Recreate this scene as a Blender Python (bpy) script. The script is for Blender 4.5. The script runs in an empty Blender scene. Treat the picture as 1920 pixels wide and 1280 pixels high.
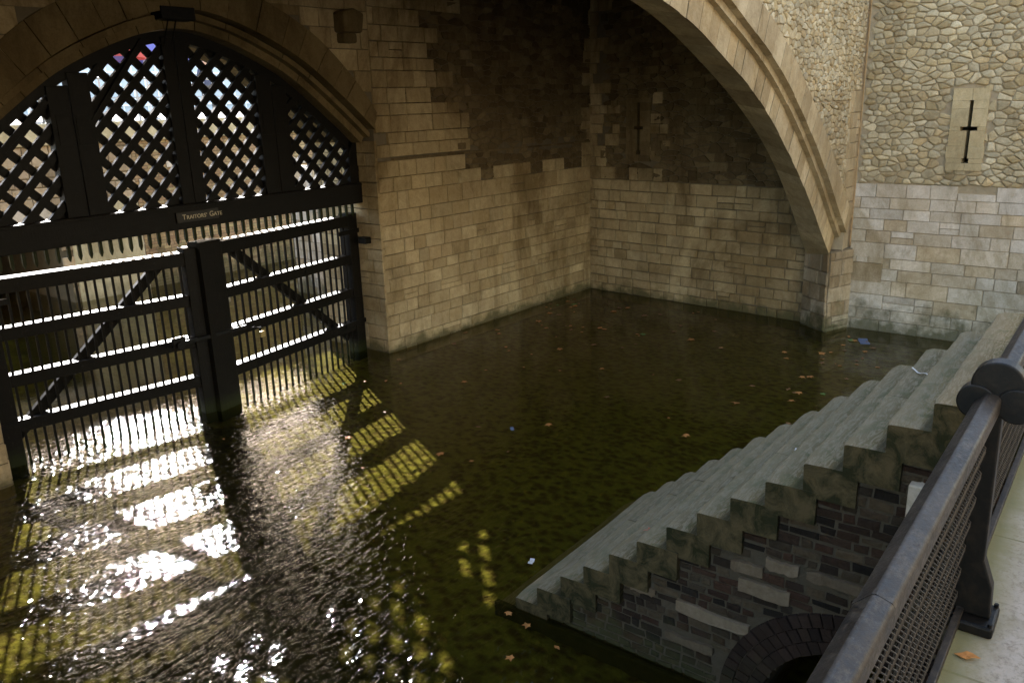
import bpy, bmesh, math, random
from mathutils import Vector, Matrix
R = math.radians
PI = math.pi
scene = bpy.context.scene
COL = scene.collection
H = 4.6                       # eye height above the water (water is z = 0)
random.seed(7)

# ------------------------------------------------------------------ camera
cam_d = bpy.data.cameras.new('camera')
cam = bpy.data.objects.new('camera', cam_d); COL.objects.link(cam)
F_PX, YAW, PITCH, ROLL = 1535.69, R(37.679), R(16.295), R(-1.636)
fw = Vector((math.cos(YAW)*math.cos(PITCH), math.sin(YAW)*math.cos(PITCH), -math.sin(PITCH)))
rt0 = Vector((math.sin(YAW), -math.cos(YAW), 0)); up0 = rt0.cross(fw)
rt = math.cos(ROLL)*rt0 + math.sin(ROLL)*up0
up = -math.sin(ROLL)*rt0 + math.cos(ROLL)*up0
m = Matrix((rt, up, -fw)).transposed().to_4x4(); m.translation = (0, 0, H)
cam.matrix_world = m
cam_d.sensor_width = 36.0; cam_d.lens = 36.0*F_PX/1920.0
cam_d.clip_start = 0.05; cam_d.clip_end = 3000
scene.camera = cam

# ------------------------------------------------------------------ light
SUN_EL = R(26.5); AZ = Vector((0.463, 0.886, 0)).normalized()
SUN = Vector((AZ.x*math.cos(SUN_EL), AZ.y*math.cos(SUN_EL), math.sin(SUN_EL)))
w = bpy.data.worlds.new('World'); scene.world = w; w.use_nodes = True
nt = w.node_tree; nt.nodes.clear()
sky = nt.nodes.new('ShaderNodeTexSky'); sky.sky_type = 'NISHITA'; sky.sun_disc = False
sky.sun_elevation = SUN_EL; sky.sun_rotation = math.atan2(AZ.x, AZ.y)
sky.air_density = .8; sky.dust_density = 1.0; sky.ozone_density = .3
bg = nt.nodes.new('ShaderNodeBackground'); bg.inputs['Strength'].default_value = 0.15
wo = nt.nodes.new('ShaderNodeOutputWorld')
wb = nt.nodes.new('ShaderNodeMix'); wb.data_type = 'RGBA'; wb.blend_type = 'MULTIPLY'   # daylight white balance of the whole sky
wb.inputs[0].default_value = 1.0; wb.inputs[7].default_value = (1.07, .98, .86, 1)
nt.links.new(sky.outputs[0], wb.inputs[6]); nt.links.new(wb.outputs[2], bg.inputs[0]); nt.links.new(bg.outputs[0], wo.inputs[0])
sl = bpy.data.lights.new('sun', 'SUN'); sl.energy = 5.0; sl.angle = R(0.53); sl.color = (1.0, 0.98, 0.95)
so = bpy.data.objects.new('sun', sl); COL.objects.link(so)
so.rotation_euler = (-SUN).to_track_quat('-Z', 'Y').to_euler(); so.location = SUN*60
scene.view_settings.view_transform = 'Standard'; scene.view_settings.look = 'None'
scene.view_settings.gamma = 1.0; scene.view_settings.exposure = 2.95
scene.view_settings.use_curve_mapping = False
scene.cycles.use_denoising = True
scene.cycles.max_bounces = 10; scene.cycles.diffuse_bounces = 4; scene.cycles.glossy_bounces = 4
scene.cycles.transparent_max_bounces = 12
scene.cycles.sample_clamp_indirect = 6.0; scene.cycles.sample_clamp_direct = 0

# ------------------------------------------------------------------ materials
def newmat(name):
    mt = bpy.data.materials.new(name); mt.use_nodes = True
    n = mt.node_tree; n.nodes.clear()
    return mt, n
class NB:
    """small node builder"""
    def __init__(s, name):
        s.mat, s.t = newmat(name)
    def n(s, typ, **kw):
        nd = s.t.nodes.new(typ)
        for k, v in kw.items():
            if k.startswith('i_'):
                key = k[2:]
                key = int(key) if key.isdigit() else key.replace('_', ' ')
                nd.inputs[key].default_value = v
            else: setattr(nd, k, v)
        return nd
    def l(s, a, b): s.t.links.new(a, b)
    def coord(s, scale=(1, 1, 1)):
        tc = s.n('ShaderNodeTexCoord'); mp = s.n('ShaderNodeMapping'); mp.inputs['Scale'].default_value = scale
        s.l(tc.outputs['Object'], mp.inputs[0]); return mp.outputs[0]
    def noise(s, vec, scale, detail=4, rough=.55, dist=0):
        nd = s.n('ShaderNodeTexNoise'); nd.inputs['Scale'].default_value = scale; nd.inputs['Detail'].default_value = detail
        nd.inputs['Roughness'].default_value = rough; nd.inputs['Distortion'].default_value = dist
        s.l(vec, nd.inputs['Vector']); return nd.outputs['Fac']
    def ramp(s, fac, stops, interp='LINEAR'):
        nd = s.n('ShaderNodeValToRGB'); cr = nd.color_ramp; cr.interpolation = interp
        while len(cr.elements) < len(stops): cr.elements.new(0.5)
        for e, (p, c) in zip(cr.elements, stops):
            e.position = p; e.color = (c, c, c, 1) if isinstance(c, (int, float)) else (*c, 1)
        s.l(fac, nd.inputs[0]); return nd.outputs[0]
    def mix(s, fac, a, b, mode='MIX'):
        nd = s.n('ShaderNodeMix', data_type='RGBA', blend_type=mode)
        for src, i in ((fac, 0), (a, 6), (b, 7)):
            if isinstance(src, (int, float)): nd.inputs[i].default_value = src
            elif isinstance(src, tuple): nd.inputs[i].default_value = (*src, 1)
            else: s.l(src, nd.inputs[i])
        return nd.outputs[2]
    def math(s, op, a, b=0.0, clamp=False):
        nd = s.n('ShaderNodeMath', operation=op); nd.use_clamp = clamp
        for src, i in ((a, 0), (b, 1)):
            if isinstance(src, (int, float)): nd.inputs[i].default_value = src
            else: s.l(src, nd.inputs[i])
        return nd.outputs[0]
    def bump(s, h, strength=.5, dist=.01, normal=None):
        nd = s.n('ShaderNodeBump'); nd.inputs['Strength'].default_value = strength; nd.inputs['Distance'].default_value = dist
        s.l(h, nd.inputs['Height'])
        if normal: s.l(normal, nd.inputs['Normal'])
        return nd.outputs[0]
    def done(s, col, rough=.85, normal=None, spec=.3, metal=0.0):
        b = s.n('ShaderNodeBsdfPrincipled'); o = s.n('ShaderNodeOutputMaterial')
        for src, i in ((col, 'Base Color'), (rough, 'Roughness'), (spec, 'Specular IOR Level'), (metal, 'Metallic')):
            if isinstance(src, (int, float)): b.inputs[i].default_value = src
            elif isinstance(src, tuple): b.inputs[i].default_value = (*src, 1)
            else: s.l(src, b.inputs[i])
        if normal: s.l(normal, b.inputs['Normal'])
        s.l(b.outputs[0], o.inputs[0]); return s.mat

def stone_mat(name, pal, stain=(.10, .085, .06), stain_amt=.5, moss=.35, mossz=.55, bumpd=.02, big=.55, contrast=1.0, mort=1.0):
    """masonry: per-stone tone from the 'tone' attribute, grain, stains, algae near the water"""
    b = NB(name); v = b.coord()
    at = b.n('ShaderNodeAttribute', attribute_name='tone'); sp = b.n('ShaderNodeSeparateColor'); b.l(at.outputs['Color'], sp.inputs[0])
    n = len(pal)
    base = b.ramp(sp.outputs[0], [(i/(n-1), c) for i, c in enumerate(pal)])
    val = b.ramp(sp.outputs[1], [(0, 1-.32*contrast), (1, 1+.10*contrast)])
    col = b.mix(1.0, base, val, 'MULTIPLY')
    # weathering inside each stone
    n1 = b.noise(v, 9, 6, .65, .4); col = b.mix(b.ramp(n1, [(.35, 0), (.7, .55)]), col, b.mix(1.0, col, (.66, .60, .50), 'MULTIPLY'))
    n4 = b.noise(v, 38, 4, .7); col = b.mix(b.ramp(n4, [(.46, 0), (.72, .55)]), col, b.mix(1.0, col, (.62, .6, .56), 'MULTIPLY'))
    # big stains crossing the stones
    vs = b.coord((1, 1, .55)); n2 = b.noise(vs, big, 7, .68, 1.2)
    col = b.mix(b.math('MULTIPLY', b.ramp(n2, [(.44, 0), (.60, 1)]), stain_amt), col, b.mix(1.0, col, tuple(c*3.6 for c in stain), 'MULTIPLY'))
    n5 = b.noise(b.coord((1.3, 1.3, .25)), 3.2, 6, .7, .6)
    col = b.mix(b.math('MULTIPLY', b.ramp(n5, [(.52, 0), (.7, 1)]), .45), col, b.mix(1.0, col, (.42, .38, .30), 'MULTIPLY'))
    # algae / tide line
    tc = b.n('ShaderNodeTexCoord'); sx = b.n('ShaderNodeSeparateXYZ'); b.l(tc.outputs['Object'], sx.inputs[0])
    n3 = b.noise(v, 2.6, 5, .6)
    hgt = b.math('ADD', b.math('DIVIDE', sx.outputs[2], mossz), b.math('MULTIPLY', b.math('SUBTRACT', n3, .5), 2.4))
    mk = b.ramp(hgt, [(.15, 1), (.75, 0)])
    col = b.mix(b.math('MULTIPLY', mk, moss), col, b.mix(n1, (.028, .032, .012), (.09, .085, .03)))
    # mortar
    col = b.mix(sp.outputs[2], col, b.mix(n1, (.10*mort, .08*mort, .05*mort), (.21*mort, .17*mort, .11*mort)))
    h = b.math('ADD', b.math('MULTIPLY', n1, .7), b.math('MULTIPLY', n4, .4))
    return b.done(col, .9, b.bump(h, .75, bumpd), .2)

M = {}
M['int_ashlar'] = stone_mat('interior_ashlar', [(.42, .32, .175), (.52, .41, .235), (.56, .45, .27), (.47, .36, .205)], stain_amt=.75, contrast=.7, big=.4, moss=.75, mossz=.3)
M['int_rubble'] = stone_mat('interior_rubble', [(.14, .10, .05), (.20, .15, .078), (.26, .195, .105), (.165, .12, .06)], stain_amt=.55, bumpd=.03, mort=.8)  # palette darkened to put the upper interior's shade into the stone colour
M['out_rubble'] = stone_mat('cream_rubble', [(.50, .39, .21), (.62, .51, .31), (.68, .59, .40), (.54, .46, .30), (.58, .44, .24)], stain_amt=.35, bumpd=.03, mort=2.3)  # tan to cream, the outer rubble's own stone colour
M['out_ashlar'] = stone_mat('pale_ashlar', [(.64, .57, .48), (.76, .69, .59), (.70, .63, .53), (.58, .47, .32), (.74, .67, .58)], stain=(.15, .14, .11), stain_amt=.75, contrast=1.0, mort=.7, moss=.8, mossz=.8)
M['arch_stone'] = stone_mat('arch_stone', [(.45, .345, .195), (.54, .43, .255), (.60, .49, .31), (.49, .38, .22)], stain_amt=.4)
M['pier_stone'] = stone_mat('pier_stone', [(.36, .27, .16), (.50, .42, .30), (.56, .47, .34), (.40, .30, .18)], stain_amt=.7, moss=.85, mossz=.6, bumpd=.03)
M['slit_stone'] = stone_mat('slit_surround_stone', [(.55, .44, .25), (.60, .49, .29), (.57, .47, .28)], stain_amt=.25, contrast=.4)
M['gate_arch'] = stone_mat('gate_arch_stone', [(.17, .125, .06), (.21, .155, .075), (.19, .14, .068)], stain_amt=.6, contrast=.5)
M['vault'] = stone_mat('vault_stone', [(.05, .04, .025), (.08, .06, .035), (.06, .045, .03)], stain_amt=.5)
M['far_stone'] = stone_mat('wharf_stone', [(.46, .36, .24), (.54, .43, .29), (.50, .39, .27), (.42, .32, .22)], stain_amt=.35, moss=.8, mossz=.7)
M['far_brick'] = stone_mat('wharf_brick', [(.36, .23, .14), (.46, .34, .18), (.42, .28, .17), (.50, .41, .22)], stain_amt=.35, moss=.8, mossz=1.3)
M['far_render'] = stone_mat('wharf_coping_render', [(.60, .52, .33), (.66, .58, .38)], stain_amt=.5, contrast=.4)
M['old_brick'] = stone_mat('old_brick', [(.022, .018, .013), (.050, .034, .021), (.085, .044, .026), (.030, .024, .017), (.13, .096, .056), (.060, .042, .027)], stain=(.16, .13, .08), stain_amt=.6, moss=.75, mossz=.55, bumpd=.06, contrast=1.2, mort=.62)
M['brick_arch'] = stone_mat('arch_brick', [(.030, .020, .015), (.055, .034, .024), (.040, .026, .018)], stain_amt=.6, bumpd=.03, mort=.6)
M['slab_pale'] = stone_mat('pale_reused_stone', [(.25, .19, .12), (.33, .255, .165), (.20, .15, .095)], stain_amt=.6, bumpd=.03)

def step_material():
    b = NB('worn_step_stone')
    at = b.n('ShaderNodeAttribute', attribute_name='tone'); sp = b.n('ShaderNodeSeparateColor'); b.l(at.outputs['Color'], sp.inputs[0])
    n1 = b.noise(b.coord((.6, 1, 1)), 6, 7, .68, 1.0); n2 = b.noise(b.coord(), 2.0, 5, .6, .5); n3 = b.noise(b.coord(), 55, 4, .7); n4 = b.noise(b.coord((.35, 2.2, 1)), 11, 6, .72, 2.2)
    c = b.mix(sp.outputs[0], (.11, .084, .036), (.19, .148, .070))
    c = b.mix(b.ramp(n4, [(.46, 0), (.56, .9)]), c, (.25, .21, .135))                 # bedding figure of the stone
    c = b.mix(b.ramp(n1, [(.5, 0), (.62, .75)]), c, (.075, .082, .030))
    c = b.mix(b.ramp(n3, [(.52, 0), (.74, .6)]), c, (.07, .06, .04))
    c = b.mix(b.math('MULTIPLY', sp.outputs[1], .5), c, b.mix(n1, (.18, .15, .095), (.24, .205, .135)))   # scuffed nosing
    c = b.mix(b.math('MULTIPLY', sp.outputs[2], b.ramp(n1, [(.3, .95), (.7, .55)])), c, (.03, .03, .014))   # darker band along the back of each tread
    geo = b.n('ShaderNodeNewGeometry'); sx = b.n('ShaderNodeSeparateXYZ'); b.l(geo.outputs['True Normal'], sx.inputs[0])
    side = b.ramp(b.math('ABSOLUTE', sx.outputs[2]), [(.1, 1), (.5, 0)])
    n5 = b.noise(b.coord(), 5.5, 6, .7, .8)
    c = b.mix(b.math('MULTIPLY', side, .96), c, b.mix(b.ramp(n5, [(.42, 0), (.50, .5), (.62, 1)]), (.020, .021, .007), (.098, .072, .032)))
    h = b.math('ADD', b.math('MULTIPLY', n4, .35), b.math('ADD', b.math('MULTIPLY', n3, .5), b.math('MULTIPLY', n1, .4)))
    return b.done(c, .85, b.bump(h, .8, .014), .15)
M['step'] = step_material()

def timber():
    b = NB('tarred_timber'); n1 = b.noise(b.coord((1, 1, 6)), 5, 6, .7); n2 = b.noise(b.coord((6, 1, 1)), 7, 5, .7)
    c = b.mix(n1, (.004, .0038, .003), (.013, .011, .008))
    c = b.mix(b.ramp(b.noise(b.coord((3, 3, 1)), 9, 6, .75), [(.60, 0), (.70, .7)]), c, (.034, .029, .022))
    sx = b.n('ShaderNodeSeparateXYZ'); tc = b.n('ShaderNodeTexCoord'); b.l(tc.outputs['Object'], sx.inputs[0])
    c = b.mix(b.ramp(b.math('ADD', sx.outputs[2], b.math('MULTIPLY', n1, .3)), [(.22, .85), (.42, 0)]), c, (.022, .028, .008))
    return b.done(c, b.ramp(n2, [(.3, .38), (.7, .62)]), b.bump(b.math('ADD', n1, n2), .6, .006), .15)
M['timber'] = timber()
def iron():
    b = NB('black_iron'); n1 = b.noise(b.coord(), 20, 5, .7)
    c = b.mix(b.ramp(n1, [(.45, 0), (.7, 1)]), (.003, .003, .0025), (.012, .009, .006))
    return b.done(c, .5, b.bump(n1, .5, .004), .22)
M['iron'] = iron()
def paint():
    b = NB('worn_black_paint'); v = b.coord((.6, 1, 1))
    n1 = b.noise(v, 5, 6, .7, .5); n2 = b.noise(b.coord(), 70, 4, .75); n3 = b.noise(b.coord((.8, 2, 2)), 2.4, 3, .5)
    c = b.mix(b.ramp(b.math('ADD', b.math('MULTIPLY', n1, .7), b.math('MULTIPLY', n2, .5)), [(.53, 0), (.72, .75)]), (.007, .006, .005), (.042, .033, .023))
    c = b.mix(b.ramp(b.noise(b.coord((.7, 1, 1)), 26, 6, .8), [(.5, 0), (.66, .8)]), c, (.062, .051, .037))
    c = b.mix(b.ramp(b.noise(b.coord(), 160, 2, .6), [(.55, 0), (.66, .8)]), c, (.012, .01, .008))
    c = b.mix(b.ramp(n3, [(.66, 0), (.685, .9)]), c, (.17, .07, .05))
    return b.done(c, b.ramp(n2, [(.35, .42), (.7, .68)]), b.bump(n2, .5, .002), .3)
M['paint'] = paint()
def plainmat(name, c, rough=.6, spec=.4, var=.25, scale=8, metal=0.0):
    b = NB(name); n = b.noise(b.coord(), scale, 5, .6)
    col = b.mix(n, tuple(x*(1-var) for x in c), tuple(min(1, x*(1+var)) for x in c))
    return b.done(col, rough, b.bump(n, .2, .003), spec, metal)
M['mesh_wire'] = plainmat('black_wire', (.028, .024, .02), .5, .5)
M['plaque'] = plainmat('plaque_wood', (.022, .018, .012), .5)
M['letters'] = plainmat('letter_paint', (.62, .54, .38), .6, var=.1)
M['leaf_orange'] = plainmat('orange_leaf', (.38, .165, .04), .7, var=.5, scale=30)
M['leaf_brown'] = plainmat('brown_leaf', (.20, .10, .035), .7, var=.5, scale=30)
M['leaf_green'] = plainmat('green_leaf', (.10, .20, .04), .6, var=.4, scale=30)
M['litter_blue'] = plainmat('blue_plastic', (.09, .12, .20), .5)
M['litter_white'] = plainmat('white_litter', (.6, .58, .54), .6)
M['litter_red'] = plainmat('red_leaf', (.45, .10, .05), .6, var=.4, scale=20)

def paving():
    b = NB('path_paving'); v = b.coord(); n1 = b.noise(v, 1.6, 6, .65, .6); n2 = b.noise(v, 45, 5, .75)
    br = b.n('ShaderNodeTexBrick'); br.offset = .5
    for k, val in (('Scale', 1.0), ('Mortar Size', .006), ('Brick Width', 1.1), ('Row Height', .62)): br.inputs[k].default_value = val
    br.inputs['Color1'].default_value = (.33, .30, .26, 1); br.inputs['Color2'].default_value = (.40, .37, .325, 1); br.inputs['Mortar'].default_value = (.12, .11, .08, 1)
    b.l(v, br.inputs['Vector'])
    c = b.mix(b.ramp(n1, [(.4, 0), (.7, .5)]), br.outputs['Color'], (.24, .21, .15)); c = b.mix(b.ramp(n2, [(.48, 0), (.66, .75)]), c, (.15, .13, .10)); c = b.mix(b.ramp(b.noise(v, 9, 6, .7), [(.5, 0), (.66, .5)]), c, (.20, .18, .13))
    sx = b.n('ShaderNodeSeparateXYZ'); b.l(v, sx.inputs[0])
    edge = b.ramp(b.math('ADD', sx.outputs[1], b.math('MULTIPLY', n1, .22)), [(.24, 0), (.38, .85)])
    c = b.mix(edge, c, b.mix(n2, (.09, .10, .03), (.22, .20, .09)))
    return b.done(c, .85, b.bump(b.math('ADD', n2, br.outputs['Fac']), .45, .006), .25)
M['paving'] = paving()

def bed():
    b = NB('silt_weed_caustics_bed'); v = b.coord()
    n1 = b.noise(v, 1.1, 6, .65, .8); n2 = b.noise(v, 16, 5, .7, .5)
    vo = b.n('ShaderNodeTexVoronoi', feature='SMOOTH_F1'); vo.inputs['Scale'].default_value = 11; b.l(b.coord((1, .7, 1)), vo.inputs['Vector'])
    c = b.mix(n1, (.056, .042, .017), (.100, .078, .029))
    c = b.mix(b.ramp(vo.outputs['Distance'], [(.2, 0), (.55, .7)]), c, (.20, .205, .045))  # weed green cells, their brightness also painting in rippled caustic light
    c = b.mix(b.ramp(n2, [(.42, 0), (.75, .4)]), c, (.05, .042, .02))
    sx = b.n('ShaderNodeSeparateXYZ'); b.l(v, sx.inputs[0])   # near-black down the middle channel, greener towards the sides
    ch = b.math('ADD', b.math('ABSOLUTE', b.math('SUBTRACT', sx.outputs[0], b.math('ADD', 1.4, b.math('MULTIPLY', sx.outputs[1], .36)))), b.math('MULTIPLY', b.math('SUBTRACT', n1, .5), 2.2))
    c = b.mix(b.ramp(b.math('DIVIDE', ch, 4.0), [(.26, .86), (.46, 0)]), c, (.016, .016, .008))
    return b.done(c, .9, b.bump(b.math('ADD', n2, vo.outputs['Distance']), .9, .05), .1)
M['bed'] = bed()

def water():
    b = NB('pool_water'); tc = b.n('ShaderNodeTexCoord'); sx = b.n('ShaderNodeSeparateXYZ'); b.l(tc.outputs['Object'], sx.inputs[0])
    def rot(deg, sc):
        mp = b.n('ShaderNodeMapping'); mp.inputs['Rotation'].default_value = (0, 0, R(deg)); mp.inputs['Scale'].default_value = sc; b.l(tc.outputs['Object'], mp.inputs[0]); return mp.outputs[0]
    a = b.noise(rot(-12, (1, 2.5, 1)), 6.2, 1.8, .45, .8); c = b.noise(rot(10, (1, 2.0, 1)), 12, 1.5, .5, .4); d = b.noise(rot(30, (1.4, 1.3, 1)), 2.0, 2, .5, .4)
    h = b.math('ADD', b.math('ADD', a, b.math('MULTIPLY', c, .26)), b.math('MULTIPLY', d, .5))
    # ruffled by the breeze through the gate, calm towards the end wall and outside
    m1 = b.ramp(b.math('DIVIDE', b.math('ADD', sx.outputs[0], b.math('MULTIPLY', sx.outputs[1], -.15)), 10.0), [(.30, 1), (.50, .70), (.66, .30), (.9, .10)])
    m2 = b.ramp(b.math('DIVIDE', sx.outputs[1], 20.0), [(.585, 1), (.63, .05)])
    m = b.math('MULTIPLY', m1, m2)
    bp = b.n('ShaderNodeBump'); bp.inputs['Distance'].default_value = .0185; b.l(m, bp.inputs['Strength']); b.l(h, bp.inputs['Height'])
    # Schlick reflectance, the same from both sides of the surface
    geo = b.n('ShaderNodeNewGeometry'); dt = b.n('ShaderNodeVectorMath', operation='DOT_PRODUCT'); b.l(geo.outputs['Incoming'], dt.inputs[0]); b.l(bp.outputs[0], dt.inputs[1])
    om = b.math('SUBTRACT', 1.0, b.math('ABSOLUTE', dt.outputs['Value']), True)
    fr = b.math('ADD', .02, b.math('MULTIPLY', .98, b.math('POWER', om, 5.0)), True)
    gl = b.n('ShaderNodeBsdfGlossy'); gl.inputs['Roughness'].default_value = .045; b.l(bp.outputs[0], gl.inputs['Normal'])
    tr = b.n('ShaderNodeBsdfTransparent'); tr.inputs['Color'].default_value = (.58, .54, .33, 1)
    mx = b.n('ShaderNodeMixShader'); b.l(fr, mx.inputs[0]); b.l(tr.outputs[0], mx.inputs[1]); b.l(gl.outputs[0], mx.inputs[2])
    o = b.n('ShaderNodeOutputMaterial'); b.l(mx.outputs[0], o.inputs[0]); return b.mat
M['water'] = water()

# ------------------------------------------------------------------ object helpers
def link(name, me, mat=None, parent=None, smooth=False):
    o = bpy.data.objects.new(name, me); COL.objects.link(o)
    if mat: me.materials.append(mat)
    if parent: o.parent = parent
    if smooth:
        for p in me.polygons: p.use_smooth = True
    return o
def tag(o, label=None, cat=None, group=None, kind=None):
    if label: o['label'] = label
    if cat: o['category'] = cat
    if group: o['group'] = group
    if kind: o['kind'] = kind
    return o
def thing(name, label, cat, loc=(0, 0, 0), group=None):
    o = bpy.data.objects.new(name, None); COL.objects.link(o); o.location = loc; o.empty_display_size = .2
    return tag(o, label, cat, group)

class MB:
    """mesh collector with a per-face tone (r,g,b) attribute"""
    def __init__(s): s.v = []; s.f = []; s.t = []
    def poly(s, pts, tone=(.5, .5, 0)):
        i = len(s.v); s.v += [tuple(p) for p in pts]; s.f.append(list(range(i, i+len(pts)))); s.t.append(tone)
    def box(s, a, b, tone=(.5, .5, 0), M4=None):
        x0, y0, z0 = a; x1, y1, z1 = b
        P = [Vector(p) for p in ((x0, y0, z0), (x1, y0, z0), (x1, y1, z0), (x0, y1, z0), (x0, y0, z1), (x1, y0, z1), (x1, y1, z1), (x0, y1, z1))]
        if M4: P = [M4 @ p for p in P]
        i = len(s.v); s.v += [tuple(p) for p in P]
        for f in ((0, 3, 2, 1), (4, 5, 6, 7), (0, 1, 5, 4), (1, 2, 6, 5), (2, 3, 7, 6), (3, 0, 4, 7)):
            s.f.append([i+k for k in f]); s.t.append(tone)
        return s
    def prism(s, ring, ext, tone=(.5, .5, 0), caps=True):
        """ring: list of Vector; ext: extrusion vector"""
        n = len(ring); i = len(s.v); s.v += [tuple(p) for p in ring]+[tuple(Vector(p)+ext) for p in ring]
        for k in range(n): s.f.append([i+k, i+(k+1) % n, i+n+(k+1) % n, i+n+k]); s.t.append(tone)
        if caps:
            s.f.append([i+k for k in reversed(range(n))]); s.f.append([i+n+k for k in range(n)]); s.t += [tone, tone]
        return s
    def tube(s, pts, r, seg=6, tone=(.5, .5, 0), closed=False):
        n = len(pts); base = len(s.v)
        rr = r if isinstance(r, (list, tuple)) else [r]*n
        prev = None
        for k in range(n):
            p = Vector(pts[k])
            a = Vector(pts[(k-1) % n] if (closed or k) else pts[0]); c = Vector(pts[(k+1) % n] if (closed or k < n-1) else pts[-1])
            d = (c-a).normalized()
            if prev is None: q = d.orthogonal().normalized()
            else: q = (prev-d*prev.dot(d)).normalized()
            prev = q; e = d.cross(q)
            for j in range(seg):
                t = 2*PI*j/seg; s.v.append(tuple(p+(q*math.cos(t)+e*math.sin(t))*rr[k]))
        for k in range(n if closed else n-1):
            a0 = base+k*seg; b0 = base+((k+1) % n)*seg
            for j in range(seg): s.f.append([a0+j, a0+(j+1) % seg, b0+(j+1) % seg, b0+j]); s.t.append(tone)
        if not closed:
            s.f.append([base+j for j in reversed(range(seg))]); s.f.append([base+(n-1)*seg+j for j in range(seg)]); s.t += [tone, tone]
        return s
    def build(s, name, mat, parent=None, smooth=False, merge=0, bevel=0):
        me = bpy.data.meshes.new(name); me.from_pydata(s.v, [], s.f); me.update()
        ca = me.color_attributes.new('tone', 'FLOAT_COLOR', 'CORNER')
        buf = []
        for p, t in zip(me.polygons, s.t): buf += [t[0], t[1], t[2], 1.0]*p.loop_total
        ca.data.foreach_set('color', buf)
        bm = bmesh.new(); bm.from_mesh(me)
        if merge: bmesh.ops.remove_doubles(bm, verts=bm.verts, dist=merge)
        bmesh.ops.recalc_face_normals(bm, faces=bm.faces)
        if bevel: bmesh.ops.bevel(bm, geom=[e for e in bm.edges if len(e.link_faces) == 2 and e.calc_face_angle(0) > .5], offset=bevel, segments=2, profile=.5, affect='EDGES')
        bm.to_mesh(me); bm.free()
        return link(name, me, mat, parent, smooth)

# ------------------------------------------------------------------ masonry on a plane
class Plane:
    def __init__(s, P, Q, flip=False):
        """vertical plane from xy P to xy Q; u runs P->Q, v is z, d outwards (left of P->Q unless flip)"""
        s.P = Vector((P[0], P[1], 0)); d = Vector((Q[0]-P[0], Q[1]-P[1], 0)); s.L = d.length; s.u = d.normalized()
        s.n = Vector((-s.u.y, s.u.x, 0)); s.n = -s.n if flip else s.n
    def __call__(s, u, v, d=0): return s.P+s.u*u+Vector((0, 0, v))+s.n*d

def centroid(p): return (sum(a[0] for a in p)/len(p), sum(a[1] for a in p)/len(p))
def area(p): return .5*sum(p[i][0]*p[(i+1) % len(p)][1]-p[(i+1) % len(p)][0]*p[i][1] for i in range(len(p)))
def clip(poly, nx, ny, c):
    """keep nx*x+ny*y <= c"""
    out = []
    for i in range(len(poly)):
        a = poly[i]; b = poly[(i+1) % len(poly)]; da = nx*a[0]+ny*a[1]-c; db = nx*b[0]+ny*b[1]-c
        if da <= 0: out.append(a)
        if (da < 0 < db) or (db < 0 < da):
            t = da/(da-db); out.append((a[0]+(b[0]-a[0])*t, a[1]+(b[1]-a[1])*t))
    return out
def inset(poly, g):
    """inset convex ccw polygon by g"""
    out = list(poly); n = len(poly)
    for i in range(n):
        a = poly[i]; b = poly[(i+1) % n]; ex, ey = b[0]-a[0], b[1]-a[1]; l = math.hypot(ex, ey)
        if l < 1e-6: continue
        nx, ny = ey/l, -ex/l
        out = clip(out, nx, ny, nx*a[0]+ny*a[1]-g)
        if len(out) < 3: return []
    return out
def stone(mb, pl, poly, gap, depth, bev, tone, dome=0.0, rnd=random):
    if area(poly) < 0: poly = poly[::-1]
    o = inset(poly, gap)
    if len(o) < 3 or abs(area(o)) < 2e-4: return
    bev = min(bev, math.sqrt(abs(area(o)))*.25)
    q = inset(o, bev)
    if len(q) < 3: return
    cx, cy = centroid(o)
    # inner ring with the same count as outer: scale outer towards the centre
    s = 1-bev*2/max(.02, math.sqrt(abs(area(o))))
    s = max(.4, s)
    n = len(o)
    if dome:
        # subdivide the outline so that rubble reads round
        oo = []
        for i in range(n):
            a = o[i]; b = o[(i+1) % n]; oo.append(((a[0]*.86+b[0]*.14), (a[1]*.86+b[1]*.14))); oo.append(((a[0]*.14+b[0]*.86), (a[1]*.14+b[1]*.86)))
        o = oo; n = len(o)
    r0 = [pl(u, v, -.03) for u, v in o]
    r1 = [pl(u, v, depth*.55) for u, v in o]
    r2 = [pl(cx+(u-cx)*s, cy+(v-cy)*s, depth+rnd.uniform(-.1, .1)*depth) for u, v in o]
    i = len(mb.v); mb.v += [tuple(p) for p in r0+r1+r2]
    for k in range(n):
        k2 = (k+1) % n
        mb.f.append([i+k, i+k2, i+n+k2, i+n+k]); mb.f.append([i+n+k, i+n+k2, i+2*n+k2, i+2*n+k]); mb.t += [tone, tone]
    if dome:
        mb.v.append(tuple(pl(cx, cy, depth*(1+dome)))); c = len(mb.v)-1
        for k in range(n): mb.f.append([i+2*n+k, i+2*n+(k+1) % n, c]); mb.t.append(tone)
    else:
        mb.f.append([i+2*n+k for k in range(n)]); mb.t.append(tone)
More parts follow.
